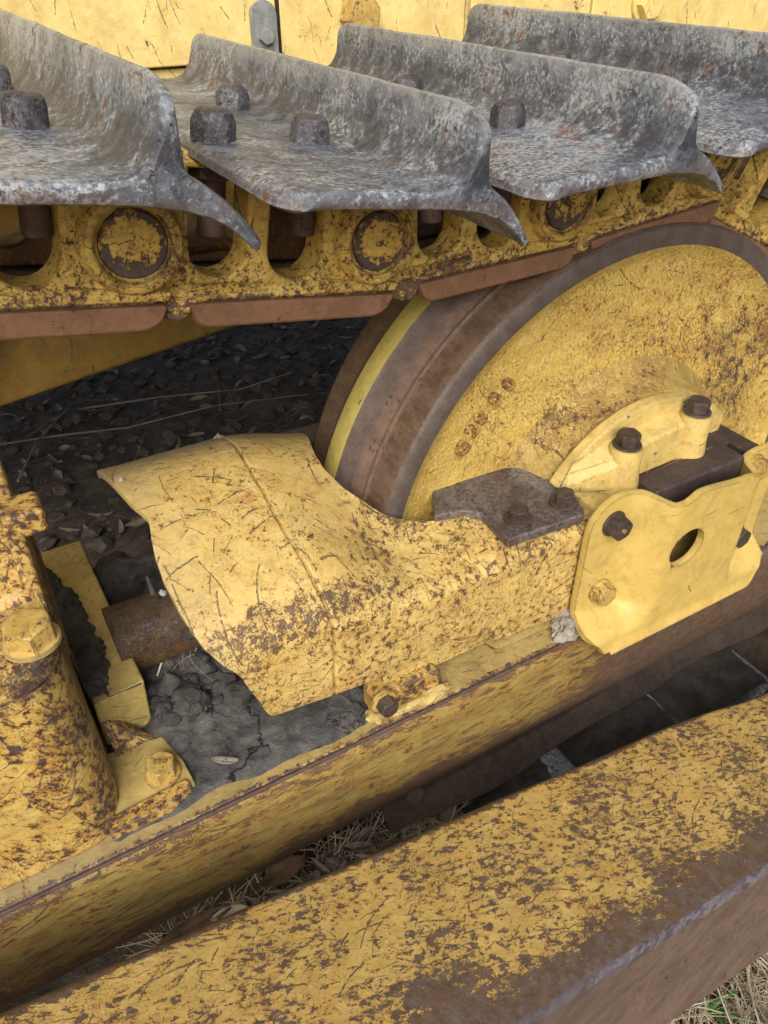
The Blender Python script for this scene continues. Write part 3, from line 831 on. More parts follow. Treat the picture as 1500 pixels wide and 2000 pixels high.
# cumulative parameter
def prof_at(s):
    f = s * (len(PY) - 1); i = min(int(f), len(PY) - 2); t = f - i
    # Catmull-Rom for a smooth section
    def cr(A):
        p0, p1, p2, p3 = A[max(i - 1, 0)], A[i], A[i + 1], A[min(i + 2, len(A) - 1)]
        return .5 * ((2 * p1) + (-p0 + p2) * t + (2 * p0 - 5 * p1 + 4 * p2 - p3) * t * t + (-p0 + 3 * p1 - 3 * p2 + p3) * t ** 3)
    return cr(PY), cr(PZ)
def shroud_point(s, x):
    y, z = prof_at(s)
    # height falls towards the idler, most on the near arm
    k = ss(-.53, -.385, x)
    arm_top = .082 + .010 * ss(-.38, -.15, x)
    if z > .05:
        low = arm_top + (z - .1125) * .35
        w = ss(.075, -.065, y)
        tgt = low * w + (z - .030) * (1 - w)
        fz = ss(.05, .10, z)
        z = z + (tgt - z) * k * (fz if y < -.1 else 1)
    # bottom line of the near side dips towards the right
    if s < .12:
        q = 1 - s / .12
        zb_ = -.0055 + (x + .608) * (-.066 + .0055) / (.608 - .15)
        z = z + (zb_ - PZ[0]) * q
    return Vector((x, y, z))
XL = [(0, -.605), (.08, -.618), (.16, -.636), (.22, -.650), (.28, -.662), (.36, -.671), (.45, -.674), (.52, -.672), (.56, -.668), (.60, -.662), (.64, -.672), (.70, -.678), (.78, -.683), (1, -.690)]
def s_of_y(y):
    lo, hi = .15, .95
    for _ in range(30):
        m = (lo + hi) / 2
        if prof_at(m)[0] < y: lo = m
        else: hi = m
    return lo
XR = [(0, -.152), (s_of_y(-.062), -.152), (s_of_y(-.055), -.18), (s_of_y(-.048), -.255), (s_of_y(-.036), -.32), (s_of_y(-.022), -.362), (s_of_y(-.005), -.392), (s_of_y(.015), -.412), (s_of_y(.035), -.432), (s_of_y(.06), -.4425), (s_of_y(.09), -.440), (s_of_y(.12), -.432), (s_of_y(.15), -.422), (s_of_y(.19), -.415), (s_of_y(.23), -.412), (1, -.41)]
bm = bmesh.new()
NS, NU = 170, 150
S_END = s_of_y(.205)
xs_seam = -.53
us = []
rows = []
for i in range(NS + 1):
    s = S_END * i / NS
    xl, xr = lerp(XL, s), lerp(XR, s)
    xsm = xs_seam + .004 * sin(s * 9) + .002 * noise.noise(Vector((s * 20, 0, 0)))
    row = []
    for j in range(NU + 1):
        t = j / NU
        if t <= .35: x = xl + (xsm - .006 - xl) * t / .35
        elif t <= .50: x = xsm - .006 + .012 * (t - .35) / .15
        else: x = xsm + .006 + (xr - xsm - .006) * (t - .5) / .5
        p = shroud_point(s, x)
        g = math.exp(-((x - xsm) / .0016) ** 2)
        row.append([p, g])
    rows.append(row)
V = []
for i in range(NS + 1):
    vr = []
    for j in range(NU + 1):
        p, g = rows[i][j]
        a_ = rows[min(i + 1, NS)][j][0] - rows[max(i - 1, 0)][j][0]
        n = Vector((0, a_.z, -a_.y)); n = n.normalized() if n.length > 1e-9 else Vector((0, -1, 0))
        if n.z < 0 and PZ: n = n if p.y > .2 else -n
        if p.y < -.12: n = Vector((0, -1, 0))
        d = -.0055 * g + .0011 * noise.noise(p * 16) + .0016 * noise.noise(p * 6 + Vector((4, 4, 4)))
        vr.append(bm.verts.new(p + n * d))
    V.append(vr)
for i in range(NS):
    for j in range(NU): bm.faces.new((V[i][j], V[i][j + 1], V[i + 1][j + 1], V[i + 1][j]))
o = fin('shroud', bm, M_shroud, yoke, solid=.009, off=-1)
md = o.modifiers.new('b', 'BEVEL'); md.width = .003; md.segments = 3; md.limit_method = 'ANGLE'; md.angle_limit = radians(50)
# solid arm inside the shroud, end face against the guard
bm = bmesh.new()
prism(bm, [(-.1165, -.055), (-.1165, .062), (-.106, .0725), (-.066, .0725), (-.06, .065), (-.06, -.055)], 'x', -.46, -.1535)
fin('yoke_arm', bm, M_shroud, yoke, bevel=.003)
bm = bmesh.new()
prism(bm, [(.225, -.055), (.225, .10), (.27, .10), (.28, .08), (.28, -.055)], 'x', -.46, .25)
fin('yoke_arm', bm, M_dark, yoke, bevel=.006)
# wear strip below the arm
q0 = at(970, 1277, 'z', -.078); 
bm = bmesh.new()
hexa(bm, [(-.287, -.108, -.084), (-.06, -.1245, -.084), (-.06, -.06, -.084), (-.287, -.05, -.084), (-.287, -.120, -.072), (-.06, -.1265, -.072), (-.06, -.06, -.072), (-.310, -.06, -.072)])
fin('wear_strip', bm, M_block, yoke, bevel=.0015)
bm = bmesh.new()   # bent lug above the strip
lump(bm, (-.262, -.112, -.052), .03, 3, (1.3, .35, .35), 3, .2); fin('bent_lug', bm, M_shroud, yoke)
# bright nicks on the shroud edge
for i, (px, py, y, sz) in enumerate(((236, 936, .12, .004), (273, 982, .06, .005), (318, 1158, -.075, .0045))):
    zz = {0: .19, 1: .178, 2: .139}[i]
    p = at(px, py, 'z', zz)
    bm = bmesh.new(); lump(bm, p, sz, i, (.7, 1, .6), 2, .5); fin('bare_nick', bm, M_white, yoke)

# bearing block under the cap
bm = bmesh.new()
prism(bm, [(-.128, -.075), (-.128, .107), (-.045, .112), (-.045, -.075)], 'x', -.1515, -.052)
bm2 = bm
box(bm2, -.052, .16, -.128, -.030, -.075, .06)
fin('bearing_block', bm2, M_block, yoke, bevel=.0035)
bm = bmesh.new(); box(bm, -.072, .098, -.142, -.1005, .062, .121); fin('slide_bar', bm, M_dark, yoke, bevel=.005, seg=3)
bm = bmesh.new(); box(bm, -.05, .118, -.0985, -.045, .062, .114)
box(bm, .119, .15, -.13, -.05, .03, .1135)
fin('thrust_plate', bm, M_dark, yoke, bevel=.002)
bm = bmesh.new(); tube(bm, [(-.095, -.118, .1125), (-.05, -.1035, .1165), (.0, -.100, .1175), (.08, -.099, .118)], .0022, 8); fin('shim', bm, M_arm, yoke)
bm = bmesh.new(); tube(bm, [(-.045, -.097, .1155), (-.02, -.090, .1160), (-.008, -.084, .1165), (-.012, -.078, .1165), (-.03, -.076, .1160)], .0022, 8); fin('shim', bm, M_arm, yoke)

# bearing cap
cap = bpy.data.objects.new('bearing_cap', None)
bm = bmesh.new()
poly = []
for i in range(37):
    a_ = radians(146.5 - i * (146.5 - 51) / 36); rr = .207 - .012 * ss(8, 30, i); poly.append((rr * cos(a_), rr * sin(a_)))
poly += [(.137, .140), (.139, .125), (.134, .108), (.10, .106)]
poly += [(.02, .112), (-.10, .112), (-.155, .108)]
prism(bm, poly, 'y', -.066, -.046)
capo = fin('bearing_cap', bm, M_cap, yoke, bevel=.005, seg=3, ang=30)
bm = bmesh.new()
hexa(bm, [(-.10, -.098, .113), (.045, -.094, .113), (.06, -.060, .113), (-.12, -.060, .113), (-.085, -.094, .160), (.045, -.091, .172), (.06, -.060, .182), (-.11, -.060, .168)])
fin('web', bm, M_cap, capo, bevel=.006, seg=3)
bm = bmesh.new()
hexa(bm, [(-.168, -.076, .110), (-.085, -.117, .112), (-.06, -.060, .113), (-.172, -.060, .112), (-.160, -.068, .124), (-.092, -.112, .164), (-.075, -.060, .176), (-.150, -.062, .150)])
fin('wing', bm, M_cap, capo, bevel=.008, seg=4)
for (x, y, z1) in ((-.088, -.092, .170), (.040, -.088, .180)):
    bm = bmesh.new()
    lathe(bm, [(.001, .100), (.026, .100), (.0245, .118), (.0220, .14), (.0212, z1 - .003), (.0200, z1), (.001, z1)], 40, Matrix.Translation((x, y, 0)))
    fin('boss', bm, M_cap, capo)
    hexbolt('bolt_head', (x, y, z1), (0, 0, 1), .0155, .015, M_bolt, capo, washer=(.0185, .0035), rot=.35, dome=.0)
# hub behind the cap
bm = bmesh.new()
lathe(bm, R_([(.225, .012), (.212, .004), (.205, -.010), (.200, -.030), (.196, -.040), (.188, -.044), (.05, -.044)]), 120, MI)
fin('hub_cover', bm, M_hub, idl)

# scraper plate on the arm
pts = [at(*q, 'z', .112) for q in ((842, 938), (846, 922), (862, 912), (960, 893), (1062, 879), (1092, 885), (1086, 925), (1110, 962), (1143, 995), (1141, 1006), (992, 1055), (965, 1025), (942, 1002), (925, 998), (905, 996), (848, 1009))]
bm = bmesh.new()
prism(bm, [(p.x, p.y) for p in pts], 'z', .0985, .112)
for v in bm.verts:      # the tongue lifts a little over the idler face
    v.co.z += .0 + .004 * noise.noise(v.co * 12)
scr_ = fin('scraper_plate', bm, M_scraper, yoke, bevel=.0028, seg=3, smooth=True)
bm = bmesh.new(); box(bm, -.262, -.150, -.108, -.05, .083, .0985); fin('spacer', bm, M_block, scr_, bevel=.002)
for (px, py) in ((1013, 1008), (1102, 976)):
    p = at(px, py, 'z', .118)
    hexbolt('bolt_head', (p.x, p.y, .113), (0, 0, 1), .0125, .014, M_bolt, scr_, washer=(.0185, .003), rot=.9, dome=0)
# guard plate
def pl(a, b, x):
    """straight ramp from 0 to 1 with short rounded bends"""
    t = (x - a) / (b - a); w = .34
    def sp(q): return .5 * (q + sqrt(q * q + w * w * .25))
    return max(0.0, min(1.0, sp(t) - sp(t - 1)))
def guard():
    bm = bmesh.new()
    x0, x1 = -.176, .182
    nx, nz = 150, 110
    def ztop(x):
        z = slerp_([(-.176, .122), (-.13, .134), (-.105, .132), (-.070, .119), (-.055, .119), (-.030, .129), (.06, .120), (.10, .113), (.13, .118), (.182, .118)], x)
        r_ = .030
        if x < x0 + r_: z -= r_ * (1 - sqrt(max(0, 1 - (1 - (x - x0) / r_) ** 2)))
        if x > x1 - .02: z -= .02 * (1 - sqrt(max(0, 1 - (1 - (x1 - x) / .02) ** 2)))
        return z
    def zbot(x):
        z = -.104
        if x > .13: z += .035 * ss(.13, .182, x) ** 1.5
        if x < -.165: z += .006
        return z
    hc0 = at(1342, 1070, 'y', -.180); hc = (hc0.x, hc0.z); hr = .0300
    V = {}
    for i in range(nx + 1):
        x = x0 + (x1 - x0) * i / nx
        za, zb_ = zbot(x), ztop(x)
        for j in range(nz + 1):
            z = za + (zb_ - za) * j / nz
            xx = x
            if z < -.06: xx = x + .026 * ss(-.06, -.100, z) * ss(.0, -.17, x) - .018 * ss(-.05, -.09, z) * 0
            # sharpen the hole edge
            d = Vector((xx - hc[0], z - hc[1]))
            L_ = d.length
            step_ = .0035
            if abs(L_ - hr) < step_ * .62 and L_ > 1e-6:
                d = d * (hr / L_); xx, z = hc[0] + d.x, hc[1] + d.y
            sx = pl(-.108, -.070, xx) * (1 - pl(.086, .108, xx))
            sz = pl(-.046, -.078, z)
            m = 1 - (1 - sx) * (1 - sz)
            y = -.139 - .041 * m
            y -= .006 * ss(-.085, -.11, z)
            V[i, j] = bm.verts.new((xx, y, z))
    for i in range(nx):
        for j in range(nz):
            q = (V[i, j], V[i + 1, j], V[i + 1, j + 1], V[i, j + 1])
            c = sum((v.co for v in q), Vector()) / 4
            if math.hypot(c.x - hc[0], c.z - hc[1]) < hr - .0005: continue
            bm.faces.new(q)
    bmesh.ops.delete(bm, geom=[v for v in bm.verts if not v.link_faces], context='VERTS')
    o = fin('guard_plate', bm, M_guard, yoke, solid=.0105, off=-1)
    md = o.modifiers.new('b', 'BEVEL'); md.width = .0022; md.segments = 3; md.limit_method = 'ANGLE'; md.angle_limit = radians(50)
    return o
gp = guard()
for (px, py, d) in ((1205, 1027, 0), (1176, 1157, 1), (1478, 913, 2), (1440, 1046, 3)):
    p = at(px, py, 'y', -.146)
    hexbolt('bolt_head', (p.x, -.1395, p.z), (0, -1, 0), .0165, .016, (M_bolt, M_boltY, M_boltY, M_bolt)[d], gp, washer=(.0185, .003), rot=.4 * d + .2, dome=0,
            text='B' if d == 0 else None, tmat=M_cap, top=(1, 0, 1))

# ================================================================== track roller frame
fr = thing('track_beam', 'long scratched yellow track roller frame beam running under the idler yoke', 'frame beam', (0, -.1, -.45))
bm = bmesh.new()
sec = [(-.146, -.094), (-.150, -.100), (-.152, -.115), (-.152, -.20), (-.148, -.235), (-.138, -.265), (-.118, -.292), (-.085, -.310), (-.02, -.316), (-.02, -.094)]
n_x = 60
rings = []
for i in range(n_x + 1):
    x = -1.7 + 3.4 * i / n_x
    rings.append([bm.verts.new((x, y + .0012 * noise.noise(Vector((x * 4, y * 20, z * 20))), z + .0008 * noise.noise(Vector((x * 6, z * 9, 2))))) for (y, z) in sec])
for a_, b_ in zip(rings, rings[1:]):
    for i in range(len(sec)): bm.faces.new((a_[i], a_[(i + 1) % len(sec)], b_[(i + 1) % len(sec)], b_[i]))
fin('side_beam', bm, M_frame, fr, bevel=.002)
bm = bmesh.new(); box(bm, -1.7, 1.7, -.143, .12, -.094, -.0862); fin('top_plate', bm, M_ftop, fr, bevel=.002)
bm = bmesh.new()
pts = []
for i in range(220):
    x = -1.2 + i * .009
    pts.append((x, -.1455 + .0006 * noise.noise(Vector((x * 90, 0, 0))), -.0895 + .0006 * noise.noise(Vector((0, x * 90, 0)))))
tube(bm, pts, .0021, 8); fin('weld_bead', bm, M_ftop2 if False else M_brown, fr)
bm = bmesh.new(); box(bm, -1.7, 1.7, .235, .36, -.30, -.12); fin('far_beam', bm, M_dark, fr, bevel=.01)
# block with bolt beside the shroud
bm = bmesh.new()
prism(bm, [(-.480, -.083), (-.480, -.052), (-.474, -.046), (-.392, -.042), (-.386, -.050), (-.386, -.082)], 'y', -.131, -.098)
stp = fin('stop_block', bm, M_cast, fr, bevel=.004, seg=3)
bm = bmesh.new(); lump(bm, (-.40, -.132, -.081), .022, 5, (1.3, .5, .35), 3, .5); lump(bm, (-.478, -.125, -.083), .014, 6, (.8, .8, .4), 3, .5); lump(bm, (-.43, -.134, -.082), .016, 8, (1.6, .4, .4), 3, .5)
fin('weld_fillet', bm, M_block, stp)
p = at(754, 1370, 'y', -.135)
hexbolt('bolt_head', (p.x - .002, -.131, p.z), (0, -1, 0), .0125, .015, M_bolt, stp, washer=(.0175, .004), wmat=M_boltY, rot=.2, dome=0)
# pad with yellow bolt at the lower left
bm = bmesh.new()
prism(bm, [(-.790, -.020), (-.715, -.030), (-.704, -.075), (-.702, -.108), (-.709, -.110), (-.790, -.124)][::-1], 'z', -.086, -.074)
pad = fin('pad', bm, M_block, fr, bevel=.0015)
bm = bmesh.new(); prism(bm, [(-.800, -.1265), (-.800, -.108), (-.710, -.102), (-.706, -.112), (-.735, -.1255)], 'z', -.0862, -.0700); fin('edge_strip', bm, M_cast, pad, bevel=.002)
p = at(315, 1500, 'z', -.062)
hexbolt('bolt_head', (p.x, p.y, -.074), (0, 0, 1), .0175, .019, M_boltY, pad, washer=(.0205, .004), rot=.15, dome=.0, text='150', tmat=M_boltY, top=(.9, -.35, 0))
# gusset
a_ = at(195, 1385, 'z', -.03); b_ = at(305, 1452, 'z', -.080); c_ = at(236, 1492, 'z', -.080)
bm = bmesh.new()
vs = [Vector((-.778, .0, -.035)), b_, c_, Vector((-.778, -.03, -.083))]
tri = [bm.verts.new(v) for v in (Vector((-.775, .000, -.030)), Vector((b_.x, b_.y, -.080)), Vector((c_.x, c_.y, -.082)))]
tri2 = [bm.verts.new(v.co + Vector((.004, .010, -.002))) for v in tri]
bm.faces.new(tri); bm.faces.new(tri2[::-1])
for i in range(3): bm.faces.new((tri[i], tri2[i], tri2[(i + 1) % 3], tri[(i + 1) % 3]))
fin('gusset', bm, M_cast, fr, bevel=.001)
bm = bmesh.new(); p = at(290, 1405, 'z', -.075); box(bm, -.02, .02, -.004, .004, -.006, .006, Matrix.Translation(p) @ Matrix.Rotation(.1, 4, 'Z'))
fin('welded_key', bm, M_cap, fr, bevel=.002)
bm = bmesh.new(); p = at(325, 1410, 'z', -.075); lump(bm, p, .012, 4, (.6, 1.1, .7), 3, .6); fin('weld_fillet', bm, M_cap, fr)

# recoil cross bar and rod
bar = thing('recoil_stop_bar', 'yellow crosswise stop bar half covered in dark mud left of the shroud', 'stop bar', (-.745, .15, -.05))
bm = bmesh.new()
hexa(bm, [(-.775, -.004, -.085), (-.7185, .0, -.085), (-.722, .302, -.085), (-.775, .302, -.085), (-.775, -.008, -.006), (-.7150, -.001, -.004), (-.7205, .300, -.002), (-.775, .300, -.002)])
fin('bar_body', bm, M_block, bar, bevel=.003)
rod = thing('recoil_rod', 'round dirty recoil rod between the stop bar and the shroud', 'rod', (-.70, .10, .0))
bm = bmesh.new(); tube(bm, [(-.73, .085, -.012), (-.40, .085, -.012)], .045, 40); fin('rod_shaft', bm, paint('rod_paint', base=(.10, .085, .035), alt=(.055, .045, .022), rust=(.035, .027, .020), wear=.10, sc=1.4, grime=.8, speck=.5), rod)

# ================================================================== left casting
cst = thing('adjuster_housing', 'big rounded yellow cast housing at the left edge with a rusty hex bolt', 'housing', (-.87, -.06, -.08))
bm = bmesh.new()
def rounded(x0, x1, y0, y1, r, n=10):
    out = [(x0, y0)]
    for i in range(n + 1):
        a = -pi / 2 + pi / 2 * i / n; out.append((x1 - r + r * cos(a), y0 + r + r * sin(a)))
    for i in range(5):
        a = pi / 2 * i / 4; out.append((x1 - .012 + .012 * cos(a), y1 - .012 + .012 * sin(a)))
    out.append((x0, y1)); return out
rings = []
for z, gro, dy in ((-.0855, .004, 0), (-.078, .001, 0), (-.03, -.001, 0), (.05, -.003, .0), (.12, -.005, .0), (.152, -.006, .0)):
    rings.append([bm.verts.new((x + gro, y - gro * .5 + dy, z + (x + .78) * 0)) for (x, y) in rounded(-1.2, -.779, -.122, .10, .052)])
for a_, b_ in zip(rings, rings[1:]):
    for i in range(len(a_)): bm.faces.new((a_[i], a_[(i + 1) % len(a_)], b_[(i + 1) % len(a_)], b_[i]))
bm.faces.new(rings[0]); bm.faces.new(rings[-1][::-1])
for v in bm.verts: v.co += Vector((1, .6, .2)) * .0015 * noise.noise(v.co * 12)
fin('housing_body', bm, M_cast, cst, bevel=.002)
M_lid = paint('lid_paint', base=(.58, .42, .15), alt=(.46, .30, .09), wear=.045, orange=.5, speck=.3, sc=1.0, big=.4, grime=.8, scratch=.4, edge=(.006, .06))
bm = bmesh.new()
rings = []
for z, gro in ((.1545, -.008), (.157, -.005), (.176, -.005), (.182, -.009), (.184, -.018)):
    rings.append([bm.verts.new((x + gro, y - gro * .6, z)) for (x, y) in rounded(-1.2, -.779, -.122, .06, .052)])
for a_, b_ in zip(rings, rings[1:]):
    for i in range(len(a_)): bm.faces.new((a_[i], a_[(i + 1) % len(a_)], b_[(i + 1) % len(a_)], b_[i]))
bm.faces.new(rings[0]); bm.faces.new(rings[-1][::-1])
lid = fin('lid_flange', bm, M_lid, cst, bevel=.002)
p = at(55, 1232, 'z', .198)
hexbolt('bolt_head', (p.x, p.y, .184), (0, 0, 1), .0225, .020, M_boltY, lid, washer=(.0255, .004), wmat=M_cap, rot=.5, dome=.3)
# sloping shoulder rising behind the bolt
bm = bmesh.new()
q = [at(0, 1205, 'z', .186), at(100, 1180, 'z', .186), at(132, 1290, 'z', .150), at(28, 960, 'z', .285), at(-40, 1000, 'z', .285)]
hexa(bm, [(-1.0, -.030, .170), (-.786, -.035, .170), (-.782, .16, .10), (-1.0, .16, .10), (-1.0, -.018, .200), (-.792, -.028, .192), (-.7885, .115, .262), (-1.0, .12, .262)])
fin('shoulder', bm, M_cast, cst, bevel=.010, seg=4)
bm = bmesh.new()
hexa(bm, [(-.802, -.030, .13), (-.778, -.055, .12), (-.774, .15, .10), (-.800, .15, .10), (-.799, -.016, .204), (-.784, -.052, .186), (-.7815, .110, .268), (-.797, .110, .272)])
fin('rib', bm, M_cast, cst, bevel=.004, seg=3)
bm = bmesh.new()
p1 = at(95, 1000, 'x', -.765)
bm2 = bmesh.new()
pc = at(62, 1005, 'z', .235)
box(bm2, pc.x - .030, pc.x + .012, pc.y - .010, pc.y + .030, .215, .245)
fin('lug', bm2, M_cast, cst, bevel=.006, seg=3)

# ================================================================== push arm in the foreground
arm = thing('push_arm', 'wide worn yellow blade push arm across the foreground, rusted along its near edge', 'push arm', (0, -.37, -.5))
def ztopa(x): return -.121 - .2 * (x + .511)
YB, YA = -.262, -.480
bot = at(1400, 1935, 'y', -.515)
hgt = ztopa(bot.x) - bot.z
bm = bmesh.new()
rc = .011
sec = []
for i in range(9):
    a_ = pi / 2 + pi / 2 * i / 8; sec.append((YA + rc + rc * cos(a_), -rc + rc * sin(a_)))      # near top corner
sec = sec
sec += [(YA - .008, -.06), (YA - .018, -hgt * .5), (-.515, -hgt + .01), (-.510, -hgt), (-.30, -hgt), (YB - .01, -hgt + .012), (YB, -hgt * .5), (YB, -.012)]
for i in range(7):
    a_ = pi / 2 * i / 6; sec.append((YB - .010 + .010 * cos(a_), -.010 + .010 * sin(a_)))
sec += [(YB - .04, .0012), (-.33, .0025), (-.37, .0032), (-.41, .0028), (-.44, .0012)]
rings = []
for i in range(241):
    x = -1.75 + 3.0 * i / 240
    ring = []
    for (y, z) in sec:
        w = .0022 * noise.noise(Vector((x * 5, y * 9, z * 9))) + .0009 * noise.noise(Vector((x * 17, y * 25, z * 25)))
        yb = y
        if y > -.30: yb += .010 * ss(-.05, .12, x) * -1 + .0
        ring.append(bm.verts.new((x, yb + w * .6, ztopa(x) + z + w)))
    rings.append(ring)
for a_, b_ in zip(rings, rings[1:]):
    for i in range(len(sec)):
        f = bm.faces.new((a_[i], a_[(i + 1) % len(sec)], b_[(i + 1) % len(sec)], b_[i]))
        zm = (sec[i][1] + sec[(i + 1) % len(sec)][1]) / 2; ym = (sec[i][0] + sec[(i + 1) % len(sec)][0]) / 2
        if ym < YA + .0095 and zm > -.0095: f.material_index = 2
        elif zm < -.008: f.material_index = 1
bm.faces.new(rings[0]); bm.faces.new(rings[-1][::-1])
M_edge = steel('edge_highlight', [(.095, .070, .068), (.15, .125, .135), (.32, .30, .34)], rough=.38, metal=.4, rust=.12, light=.5, bump=.0004, pits=False, stretch=((.3, 1, 1), (0, .2, 0)))  # steel corner strip; its highlight is painted in with pale lavender tones
fin('arm_beam', bm, [M_arm, M_armside, M_edge], arm)

# ================================================================== lower run seen through the gap
rg = thing('roller_guard', 'rusty wavy-edged roller guard hanging below the frame beam', 'roller guard', (0, -.08, -.45))
bm = bmesh.new()
top, bot_ = [], []
n = 90
for i in range(n + 1):
    x = -.435 + 1.12 * i / n
    zz = -.44 + .030 * ss(-.15, .10, x) + .012 * ss(-.35, -.45, x) + .003 * noise.noise(Vector((x * 10, 0, 0)))
    top.append(bm.verts.new((x, -.060, -.312))); bot_.append(bm.verts.new((x, -.100 - .006 * sin(x * 20), zz)))
mid = [bm.verts.new((t.co.x, -.066, (t.co.z + b.co.z) / 2 - .03)) for t, b in zip(top, bot_)]
for i in range(n):
    bm.faces.new((top[i], top[i + 1], mid[i + 1], mid[i])); bm.faces.new((mid[i], mid[i + 1], bot_[i + 1], bot_[i]))
fin('guard_skirt', bm, M_skirt, rg, solid=.009, off=0, bevel=.002)
p = at(820, 1568, 'y', -.11)
hexbolt('bolt_head', (p.x, -.088, p.z), (0, -1, .4), .016, .012, M_brown, rg)
lows = []
lowp = shoe0.data if False else None
low_labels = ['muddy lower track shoe lying on the ground right of the roller guard', 'lower track shoe half buried in straw under the frame beam', 'lower track shoe hidden in the shadow at the left under the frame', 'lower track shoe at the right edge beneath the dark frame end']
me_low = bpy.data.objects
def low_shoe(x, z, rot, lab, nm='track_shoe'):
    c = copy_tree(shoe0)
    c.location = (x, .34 - .0, z); c.rotation_euler = (pi, -rot, 0)
    c['label'] = lab; c['group'] = 'track shoes of the lower run'
    return c
index_kids()
for j, x in enumerate((-.10, -.34, -.58, .14)):
    low_shoe(x, -.475, 0.0, low_labels[j])
bm = bmesh.new()
V = {}
for i in range(101):
    for j in range(31):
        x = -.62 + i * .0105; y = -.15 + j * .008
        z = -.5335 + .006 * noise.noise(Vector((x * 12, y * 12, 1))) + .004 * noise.noise(Vector((x * 50, y * 50, 1))) + .018 * ss(.0, .2, x)
        V[i, j] = bm.verts.new((x, y, z))
for i in range(100):
    for j in range(30): bm.faces.new((V[i, j], V[i + 1, j], V[i + 1, j + 1], V[i, j + 1]))
o = fin('mud_on_lower_shoes', bm, soil('pale_mud', (.040, .033, .027), (.085, .076, .066), bump=.004, cracks=False))
tag(o, 'pale grey dried mud lying on the lower track shoes in the gap', 'mud', kind='stuff')

# ================================================================== mud on the frame
def mud():
    bm = bmesh.new()
    nx, ny = 150, 130
    V = {}
    X0, X1, Y0, Y1 = -.800, -.435, -.137, .235
    for i in range(nx + 1):
        for j in range(ny + 1):
            x = X0 + (X1 - X0) * i / nx; y = Y0 + (Y1 - Y0) * j / ny
            n0 = noise.noise(Vector((x * 9, y * 9, 2)))
            # flat skin near the beam edge, cloddy heap towards the rod
            lim = ss(-.140 + .022 * noise.noise(Vector((x * 14, 3, 0))) + .010 * ss(-.50, -.46, x), -.112, y)
            side = ss(-.815, -.79, x) * (1 - ss(-.49, -.44, x + .01 * n0))
            heap = ss(-.075, .03, y - .35 * (x + .66)) * ss(-.735, -.70, x)
            cl = Vector((x, y, 0))
            d, pts_ = noise.voronoi(cl * 34)
            clod = max(0, 1 - d[0] * 1.5)
            z = -.0895 + .0085 * lim * side + .002 * n0 * lim + .0008 * noise.noise(cl * 70) * lim
            z += heap * (.020 + .028 * clod + .016 * noise.noise(cl * 22) + .008 * noise.noise(cl * 60)) + (.003 * noise.noise(cl * 30) + .0016 * noise.noise(cl * 90)) * lim
            z -= .10 * ss(.17, .235, y)
            V[i, j] = bm.verts.new((x, y, z))
    for i in range(nx):
        for j in range(ny): bm.faces.new((V[i, j], V[i + 1, j], V[i + 1, j + 1], V[i, j + 1]))
    o = fin('mud_bed', bm, M_mud)
    tag(o, 'cracked grey dried mud filling the frame top below the shroud', 'mud', kind='stuff')
mud()
bm = bmesh.new()
for i in range(110):
    a0 = random.random()
    x = random.uniform(-.712, -.57); y = random.uniform(-.035, .19)
    r_ = random.choice((.006, .008, .011, .016))
    lump(bm, (x, y, -.066 + r_ * .3 + .01 * random.random()), r_, i * 1.7, (1.1, 1, .7), 2 if r_ < .01 else 3, .5, 1.2)
for (px, py, z, r_) in ((292, 1270, -.045, .026), (350, 1285, -.05, .017), (520 / 2, 1130, -.06, .05), (225, 1098, -.08, .02), (330, 1330, -.06, .013), (370, 1340, -.06, .015)):
    p = at(px, py, 'z', z); lump(bm, p, r_, px * .7, (1.15, .9, .7), 4, .45, 1.3)
tag(fin('mud_clods', bm, M_mudD), 'loose dark clods of dried mud heaped by the recoil rod', 'mud', kind='stuff')
# mud on the stop bar
bm = bmesh.new()
V = {}
for i in range(41):
    for j in range(121):
        x = -.777 + .058 * i / 40; y = -.004 + .285 * j / 120
        wx = -.746 - .012 * noise.noise(Vector((y * 10, 1, 1))) - .030 * ss(.16, .27, y) - .010 * ss(.06, .0, y)
        wx += .006 * noise.noise(Vector((y * 60, x * 60, 3))) + .004 * noise.noise(Vector((y * 170, x * 170, 3)))
        m = ss(wx + .002, wx - .003, x) * ss(.285, .255, y + .02 * noise.noise(Vector((x * 30, y * 10, 0))))
        z = -.0055 + m * (.0095 + .006 * noise.noise(Vector((x * 45, y * 45, 5))) + .0025 * noise.noise(Vector((x * 160, y * 160, 5)))) 
        V[i, j] = bm.verts.new((x, y, z + .00))
for i in range(40):
    for j in range(120): bm.faces.new((V[i, j], V[i + 1, j], V[i + 1, j + 1], V[i, j + 1]))
tag(fin('mud_cake', bm, M_mudD), 'dark mud caked along the top of the yellow stop bar', 'mud', kind='stuff')

